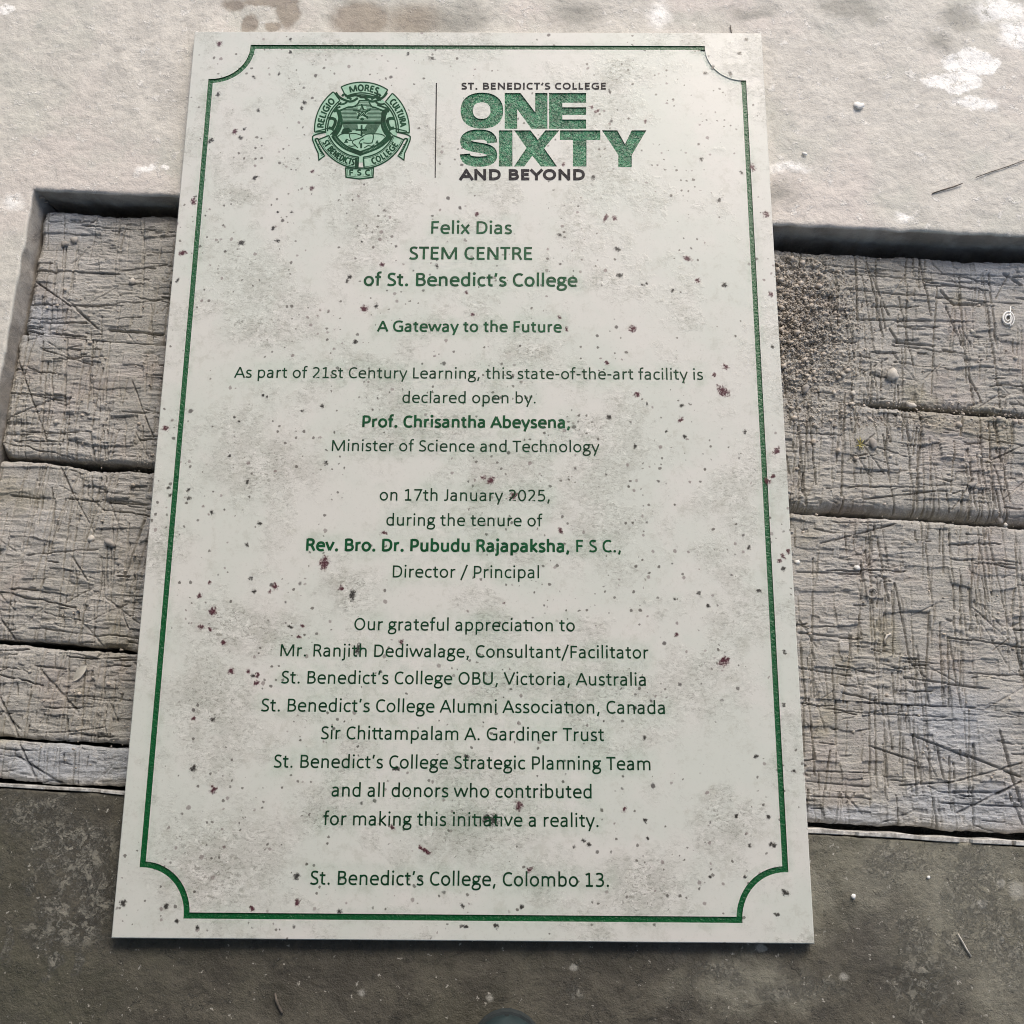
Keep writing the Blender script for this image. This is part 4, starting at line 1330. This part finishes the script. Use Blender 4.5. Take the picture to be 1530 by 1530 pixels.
# scroll-work at the sides and top, ribbon tails
for sg, x0 in ((1, 0), (-1, 1530)):
    fx = (lambda p_, sg=sg, x0=x0: (x0 + sg * p_[0], p_[1]))
    dark.extend(strk([fx(q) for q in parse('M410 480 C450 455 490 470 495 510 C500 560 480 600 470 640 C460 690 430 730 400 780', 5)], 24))
    dark.extend(strk([fx(q) for q in parse('M345 575 C380 560 430 570 435 600 C435 640 415 670 400 700 L350 690', 5)], 26))
    fill.append([fx(q) for q in [(355, 700), (400, 715), (420, 740), (330, 780), (310, 745), (210, 755), (160, 790), (150, 760)]])
    dark.extend(strk([fx(q) for q in [(185, 735), (370, 690), (415, 735), (370, 780)]], 10))
    tl = [(145, 800), (190, 830), (215, 880), (305, 1040), (225, 1100), (215, 1010), (175, 930), (150, 850)]
    fill.append([fx(q) for q in tl])
    dark.extend(strk([fx(q) for q in parse('M320 745 C240 760 170 770 145 800 C135 850 170 890 178 930 L215 1010 L225 1100 L305 1040', 5)], 11))
    dark.extend(strk([fx(q) for q in parse('M230 850 C215 815 175 820 180 850 C200 880 215 930 235 960 L290 1035', 5)], 14))
    for k_ in range(7):
        dark.extend(strk([fx((200 + k_ * 9, 905 + k_ * 22)), fx((232 + k_ * 9, 900 + k_ * 22))], 8))
    dark.extend(strk([fx(q) for q in parse('M440 240 C470 300 520 330 590 350 C640 370 680 340 720 310', 5)], 20))
    dark.extend(strk([fx(q) for q in parse('M470 380 C500 400 560 395 590 350', 5)], 16))
    dark.extend(strk([fx(q) for q in parse('M520 290 C540 250 560 260 590 300 L640 330', 5)], 18))
dark.extend(strk(parse('M590 290 C650 265 720 270 760 300 L930 300 C960 290 980 300 1000 310', 5), 20))
v, f, _ = union(fill, 1e-4)
crest = paint('crest_ground', [CQ((q.x, q.y)) for q in v], f, M_PALE, T + .00012)
v, f, _ = union(dark, 1e-4)
c2 = paint('crest_drawing', [CQ((q.x, q.y)) for q in v], f, M_CREST, T + .00020)
crest.name = 'crest'
c2.parent = crest
c2.name = 'crest_linework'

# ------------------------------------------------------------------ loose soil and stones
def ico():
    t_ = (1 + 5 ** .5) / 2
    v_ = np.array([(-1, t_, 0), (1, t_, 0), (-1, -t_, 0), (1, -t_, 0), (0, -1, t_), (0, 1, t_), (0, -1, -t_), (0, 1, -t_), (t_, 0, -1), (t_, 0, 1), (-t_, 0, -1), (-t_, 0, 1)], float)
    v_ /= np.linalg.norm(v_[0])
    f_ = np.array([(0, 11, 5), (0, 5, 1), (0, 1, 7), (0, 7, 10), (0, 10, 11), (1, 5, 9), (5, 11, 4), (11, 10, 2), (10, 7, 6), (7, 1, 8), (3, 9, 4), (3, 4, 2), (3, 2, 6), (3, 6, 8), (3, 8, 9), (4, 9, 5), (2, 4, 11), (6, 2, 10), (8, 6, 7), (9, 8, 1)])
    return v_, f_


def ico2():
    v_, f_ = ico()
    vl = [tuple(q) for q in v_]; mid = {}; nf = []

    def m_(a, b):
        k_ = (min(a, b), max(a, b))
        if k_ not in mid:
            p_ = (np.array(vl[a]) + np.array(vl[b])) / 2; p_ /= np.linalg.norm(p_)
            mid[k_] = len(vl); vl.append(tuple(p_))
        return mid[k_]
    for a, b, c in f_:
        ab, bc, ca = m_(a, b), m_(b, c), m_(c, a)
        nf += [(a, ab, ca), (b, bc, ab), (c, ca, bc), (ab, bc, ca)]
    return np.array(vl), np.array(nf)


IV, IF = ico()
IV2, IF2 = ico2()
r = np.random.default_rng(55)
vv = []; ff = []; b = 0
cnt = 0
while cnt < 4800:
    u = 1158 + abs(r.normal(0, 60)); v_ = r.normal(480, 62)
    if r.random() < .12: u = r.uniform(1180, 1530); v_ = r.uniform(600, 640)
    if r.random() < .06: u = r.uniform(1190, 1520); v_ = r.uniform(400, 1200)
    if r.random() < .06: u = r.uniform(60, 235); v_ = r.uniform(330, 1150)
    if not (384 < v_ < 1220) or u > 1528: continue
    z = wood_z(u, v_)
    x, y = P(u, v_, z)
    rad = min(.0036, .00045 + abs(r.exponential(.00032))) if r.random() < .985 else r.uniform(.0018, .0038)
    n3 = IV * rad * (1 + r.uniform(-.45, .35, (12, 1))) * np.array([1, r.uniform(.55, 1), r.uniform(.5, .8)])
    vv.append(n3 + np.array([x, y, z + rad * .25])); ff.append(IF + b); b += 12; cnt += 1
M_SOIL = mat_simple('soil', (0.37, 0.325, 0.275), (0.52, 0.47, 0.41), 130, .9, .0004)
tag(meshobj('loose_soil', np.concatenate(vv), np.concatenate(ff), M_SOIL), 'brown crumbly soil heaped on the timbers beside the plaque', 'soil', kind='stuff')

M_STONE = mat_simple('pale_stone', (0.40, 0.37, 0.32), (0.56, 0.53, 0.48), 160, .8, .0004)
M_STONED = mat_simple('grey_stone', (0.27, 0.25, 0.23), (0.38, 0.36, 0.33), 160, .8, .0004)
M_WHITE = mat_simple('white_chip', (0.72, 0.71, 0.68), (0.85, 0.84, 0.81), 100, .5, .0002)


def pebble(name, u, v_, rpx, mat, label, cat='stone', group=None, flat=.6, sx=1.0, wood=True, rot=None):
    z = wood_z(u, v_) if wood else ground_top(u, v_)
    x, y = P(u, v_, z)
    rad = rpx * .00060
    rot = r.uniform(0, 3.1) if rot is None else rot
    big_ = rpx > 5.6
    q = (IV2 if big_ else IV) * rad
    q = q * (1 + .22 * np.sin(q[:, :1] / rad * 3 + r.uniform(0, 6)) * np.cos(q[:, 1:2] / rad * 2.3 + r.uniform(0, 6)) + r.uniform(-.24, .16, (len(q), 1)))
    q = q * np.array([sx, 1 / sx, flat])
    c_, s_ = math.cos(rot), math.sin(rot)
    q = np.stack([q[:, 0] * c_ - q[:, 1] * s_, q[:, 0] * s_ + q[:, 1] * c_, q[:, 2]], -1)
    o = meshobj(name, q, IF2 if big_ else IF, mat)
    o.location = (x, y, z + rad * flat * .55)
    return tag(o, label, cat, group)


def ground_top(u, v_): return 0.0


GR = 'small stones lying on the timbers'
pebble('stone', 1333, 561, 10, M_STONE, 'pale rough stone on the farthest timber, largest of the loose stones', group=GR)
pebble('stone', 1259, 560, 5, M_STONE, 'small pale stone at the lower edge of the brown soil heap', group=GR)
pebble('stone', 1360, 606, 7, M_STONE, 'pale stone wedged at the left start of the dark open joint', group=GR, sx=1.3)
pebble('stone', 1202, 582, 8, M_STONED, 'flat grey-brown stone at the foot of the soil heap close to the plaque', group=GR, sx=1.2)
pebble('stone', 1246, 588, 5, M_STONE, 'short pale curved stone on the joint left of the wedged one', group=GR, sx=1.3)
pebble('stone', 1304, 664, 8, M_STONED, 'smooth flat grey stone right beside the yellow sprig', group=GR, sx=1.15, flat=.5)
pebble('stone', 1493, 777, 6, M_STONED, 'grey stone caught in the joint near the right edge of the view', group=GR)
pebble('stone', 1452, 724, 6, M_STONED, 'upright grey stone just above the lower right joint', group=GR, sx=1.3)
pebble('stone', 84, 631, 5, M_STONE, 'pale stone near the X-shaped cut on the left timber', group=GR)
pebble('stone', 137, 805, 6, M_STONE, 'pale stone in the middle of the left end of the widest timber', group=GR)
pebble('stone', 165, 812, 8, M_STONED, 'dusty lump right of the pale stone on the widest timber', group=GR, sx=1.3)
pebble('stone', 198, 421, 6, M_STONE, 'pale stone on the farthest timber left of the plaque', group=GR)
pebble('stone', 112, 360, 7, M_STONED, 'round dusty lump near the left end of the farthest timber', group=GR)
pebble('stone', 97, 365, 6, M_STONED, 'low dusty lump left of the round one on the farthest timber', group=GR)
for (u, v_, q, lb) in ((1274, 588, 4.5, 'tiny pebble on the far right timber just above its joint, left of the wedged stone'), (1452, 495, 3.5, 'tiny pebble left of the white spiral curl'),
                       (1517, 535, 4.5, 'tiny pebble below the white spiral curl at the right edge'), (1463, 682, 4, 'tiny pebble on the second timber toward its right end'),
                       (1502, 785, 4, 'tiny pebble just right of the grey stone in the lower right joint'), (1331, 681, 3.5, 'tiny pebble right of the smooth stone beside the sprig'),
                       (1275, 1093, 3.5, 'tiny dark pebble on the right of the plaque, low on the fourth timber'), (140, 1012, 3, 'tiny pebble right of the pale leaf'),
                       (70, 460, 3, 'tiny pebble on the left end of the farthest timber, beside the long diagonal cut'), (44, 1003, 3, 'tiny pebble left of the pale leaf')):
    pebble('pebble', u, v_, q, M_STONE, lb, 'pebble', 'tiny pebbles on the timbers')
pebble('chip', 1280, 848, 5.5, M_WHITE, 'bright white oval chip on the widest timber, further from the plaque', 'chip', flat=.35, sx=1.2, rot=0)
pebble('chip', 1190.5, 840, 5, M_WHITE, 'bright white chip on the widest timber right beside the plaque edge', 'chip', flat=.35, sx=1.25, rot=0)
pebble('chip', 1283, 158, 8, M_WHITE, 'angular white plaster chip on the pale concrete, right of the plaque', 'chip', flat=.3, sx=1.2, wood=False, rot=.1)
pebble('chip', 1275, 1339, 4.5, M_WHITE, 'small white triangular chip on the dark concrete, right of the plaque', 'chip', flat=.4, wood=False)
pebble('chip', 1387, 1311, 3, M_WHITE, 'tiny white chip on the dark concrete just below the edging', 'chip', flat=.4, wood=False)
pebble('chip', 1202, 230, 4.5, M_WHITE, 'narrow white chip on the pale concrete close to the plaque', 'chip', flat=.4, sx=1.4, wood=False, rot=-.4)


def tube(pts3, rads, n=8):
    vs_, fs_ = [], []
    for i, p_ in enumerate(pts3):
        a = Vector(pts3[max(0, i - 1)]); b_ = Vector(pts3[min(len(pts3) - 1, i + 1)])
        d = (b_ - a).normalized()
        up = Vector((0, 0, 1)) if abs(d.z) < .9 else Vector((1, 0, 0))
        s_ = d.cross(up).normalized(); u_ = s_.cross(d)
        for k_ in range(n):
            an = 2 * math.pi * k_ / n
            vs_.append(tuple(Vector(p_) + (s_ * math.cos(an) + u_ * math.sin(an)) * rads[i]))
    for i in range(len(pts3) - 1):
        for k_ in range(n):
            fs_.append((i * n + k_, i * n + (k_ + 1) % n, (i + 1) * n + (k_ + 1) % n, (i + 1) * n + k_))
    fs_.append(tuple(range(n))[::-1]); fs_.append(tuple((len(pts3) - 1) * n + k_ for k_ in range(n)))
    return vs_, fs_


def px_tube(name, pp, rpx, mat, label, cat, wood=True, group=None, lift=.3):
    P3 = []
    for (u, v_) in pp:
        z = (wood_z(u, v_) if wood else 0.0) + rpx * .0006 * lift
        P3.append((*P(u, v_, z), z))
    if wood:
        zm = np.median([p_[2] for p_ in P3]) + .0006
        P3 = [(*P(u, v_, zm), zm) for (u, v_) in pp]
    rad = [rpx * .0006 * (0.55 + .45 * math.sin(math.pi * min(1, max(0, (i + .6) / (len(P3) + .2))))) for i in range(len(P3))]
    vs_, fs_ = tube(P3, rad)
    return tag(meshobj(name, vs_, fs_, mat, smooth=True), label, cat, group)


sw = []
for i in range(40):
    a = i / 39 * 2 * math.pi * 2.1 - 1.2
    rr_ = 11.5 - 8.8 * i / 39
    sw.append((1506 + rr_ * .85 * math.cos(a), 476 - rr_ * 1.05 * math.sin(a)))
sw = [(1516, 461), (1510, 458)] + sw
px_tube('spiral_shaving', sw, 1.7, M_WHITE, 'white spiral curl near the right edge, on the farthest timber', 'curl', lift=1.2)
ring = [(1303 + 7 * math.cos(a), 886 + 7 * math.sin(a)) for a in np.linspace(0, 2 * math.pi, 20)]
px_tube('ring', ring, 2.0, M_STONED, 'small dusty metal ring lying on the widest timber', 'ring', lift=.8)
px_tube('curved_shaving', [(1322, 962), (1322, 955), (1326, 949), (1331, 947)], 1.6, M_STONE, 'thin curved pale shaving below the metal ring', 'shaving')
M_TWIG = mat_simple('dark_twig', (0.06, 0.05, 0.04), (0.13, 0.11, 0.09), 200, .8, .0003)
px_tube('twig', [(1393, 289), (1408, 284), (1425, 279), (1438, 274)], 1.3, M_TWIG, 'short dark thin twig on the pale concrete above the right timbers', 'twig', wood=False)
px_tube('twig', [(1458, 265), (1480, 257), (1505, 249), (1534, 238)], 0.9, M_TWIG, 'long thin twig running to the right edge on the pale concrete', 'twig', wood=False)
px_tube('twig', [(411, 1484), (413, 1496), (420, 1510), (422, 1514)], 2.0, M_TWIG, 'small dark crooked twig on the dark concrete below the plaque', 'twig', wood=False)
px_tube('straw', [(1431, 1395), (1437, 1405), (1444, 1418), (1451, 1429)], 1.3, M_STONE, 'pale broken straw on the dark concrete at the lower right', 'straw', wood=False)
px_tube('twig', [(1091, 38), (1092, 44), (1093, 50)], 1.0, M_TWIG, 'tiny dark twig just beyond the top edge of the plaque', 'twig', wood=False)

# yellow sprig
M_SPR = mat_simple('dry_grass', (0.34, 0.29, 0.08), (0.42, 0.38, 0.16), 200, .7, 0)
zs = wood_z(1284, 666)
spr = empty('sprig', (*P(1284, 666, zs), zs))
tag(spr, 'tiny yellow dry grass sprig on the second timber', 'sprig')
for (du, dv_) in ((0, -13), (-5, -10), (6, -8), (-7, 2), (4, 8), (8, 1), (-2, 7)):
    x1, y1 = P(1284 + du, 666 + dv_, zs); x0, y0 = spr.location.x, spr.location.y
    vs_, fs_ = tube([(0, 0, .001), ((x1 - x0) * .5, (y1 - y0) * .5, .0035), (x1 - x0, y1 - y0, .002)], [.0007, .0006, .0002], 5)
    meshobj('blade', vs_, fs_, M_SPR, spr)

# white leaf on the left
def leaf():
    zl = wood_z(120, 1005) + .0012
    a = Vector((*P(110, 1018, zl), zl)); b_ = Vector((*P(131, 993, zl), zl + .001))
    d = b_ - a; L_ = d.length; d.normalize(); s_ = Vector((-d.y, d.x, 0))
    vs_, fs_ = [], []
    n = 12
    for i in range(n + 1):
        f_ = i / n; w_ = .0036 * math.sin(math.pi * f_) ** .75 + .00015
        c_ = a + d * L_ * f_ + Vector((0, 0, .0012 * math.sin(math.pi * f_)))
        for q_, dz in ((-1, .0007), (-.5, .0002), (0, -.0002), (.5, .0002), (1, .0007)):
            vs_.append(tuple(c_ + s_ * w_ * q_ + Vector((0, 0, dz))))
    m_ = 5
    for i in range(n):
        for k_ in range(m_ - 1): fs_.append((i * m_ + k_, (i + 1) * m_ + k_, (i + 1) * m_ + k_ + 1, i * m_ + k_ + 1))
    nv = len(vs_)
    vs_ += [(x, y, z - .0003) for x, y, z in vs_]
    fs_ += [tuple(q + nv for q in f_[::-1]) for f_ in fs_]
    return tag(meshobj('leaf', vs_, fs_, mat_simple('dry_leaf', (0.46, 0.44, 0.38), (0.56, 0.53, 0.46), 100, .6, .0002), smooth=True), 'small pale oval dry leaf lying on the fourth timber, left of the plaque', 'leaf')


leaf()

# wire loops and debris on the dark upper wall of the trough
def wall_ring(u, v_, rad, a0, a1, label):
    # point on the wall t = T_TOP seen at that pixel
    d = ROTM @ Vector(((u - 765) / 1573.13, -(v_ - 765) / 1573.13, -1))
    nrm = Vector((-SN, CS, 0))
    k_ = (T_TOP - .0022 - CAM_LOC.dot(nrm)) / d.dot(nrm)
    c_ = CAM_LOC + d * k_
    ax = Vector((CS, SN, 0))
    pp = [tuple(c_ + ax * rad * math.cos(R(a)) + Vector((0, 0, 1)) * rad * 1.25 * math.sin(R(a)) + nrm * .0004 * math.sin(a * .05)) for a in np.linspace(a0, a1, 20)]
    vs_, fs_ = tube(pp, [.0006] * 20, 6)
    tag(meshobj('wire_loop', vs_, fs_, mat_simple('rusty_wire', (0.36, 0.31, 0.26), (0.50, 0.44, 0.38), 200, .6, 0), smooth=True), label, 'wire')


wall_ring(64, 299, .0042, 40, 330, 'thin wire loop on the dark trough wall, near its left corner')
wall_ring(256, 309, .0038, -90, 110, 'thin wire hook on the dark trough wall, close to the plaque')

# ------------------------------------------------------------------ shoe at the near edge
def shoe():
    x0, y0 = P(757, 1522, 0.030)
    root = empty('shoe', (x0, y0 - .28, 0))
    tag(root, 'dark teal rounded shoe toe poking in at the bottom edge of the view', 'shoe')
    # plan outline half widths along the shoe, 0 = toe tip
    L_ = [0, .002, .006, .013, .025, .045, .075, .11, .15, .19, .23, .26, .275, .28]
    Wd = [.002, .010, .017, .024, .032, .040, .045, .044, .039, .035, .034, .032, .024, .004]
    Ht = [.022, .026, .031, .035, .040, .045, .055, .068, .080, .085, .090, .092, .088, .06]
    n = 20
    vs_ = []
    for l_, w_, h_ in zip(L_, Wd, Ht):
        for k_ in range(n + 1):
            a = math.pi * k_ / n
            c_, s_ = math.cos(a), math.sin(a)
            vs_.append((w_ * math.copysign(abs(c_) ** .7, c_), .28 - l_, .012 + (h_ - .012) * s_ ** .8))
    fs_ = [(i * (n + 1) + k_, i * (n + 1) + k_ + 1, (i + 1) * (n + 1) + k_ + 1, (i + 1) * (n + 1) + k_) for i in range(len(L_) - 1) for k_ in range(n)]
    M_SH = mat_simple('teal_leather', (0.007, 0.018, 0.021), (0.012, 0.028, 0.031), 60, .75, .0003)
    meshobj('upper', vs_, [f_[::-1] for f_ in fs_], M_SH, root, smooth=True)
    out_ = [(-(w_ + .0015), .282 - l_ * 1.012) for l_, w_ in zip(L_, Wd)] + [(w_ + .0015, .282 - l_ * 1.012) for l_, w_ in list(zip(L_, Wd))[::-1]]
    m_ = len(out_)
    vs_ = [(x, y, .0002) for x, y in out_] + [(x, y, .014) for x, y in out_]
    fs_ = [tuple(range(m_)), tuple(range(m_, 2 * m_))[::-1]] + [(i, i + m_, (i + 1) % m_ + m_, (i + 1) % m_) for i in range(m_)]
    meshobj('sole', vs_, fs_, mat_simple('rubber_sole', (0.018, 0.026, 0.028), (0.028, 0.036, 0.038), 80, .7, 0), root)


shoe()
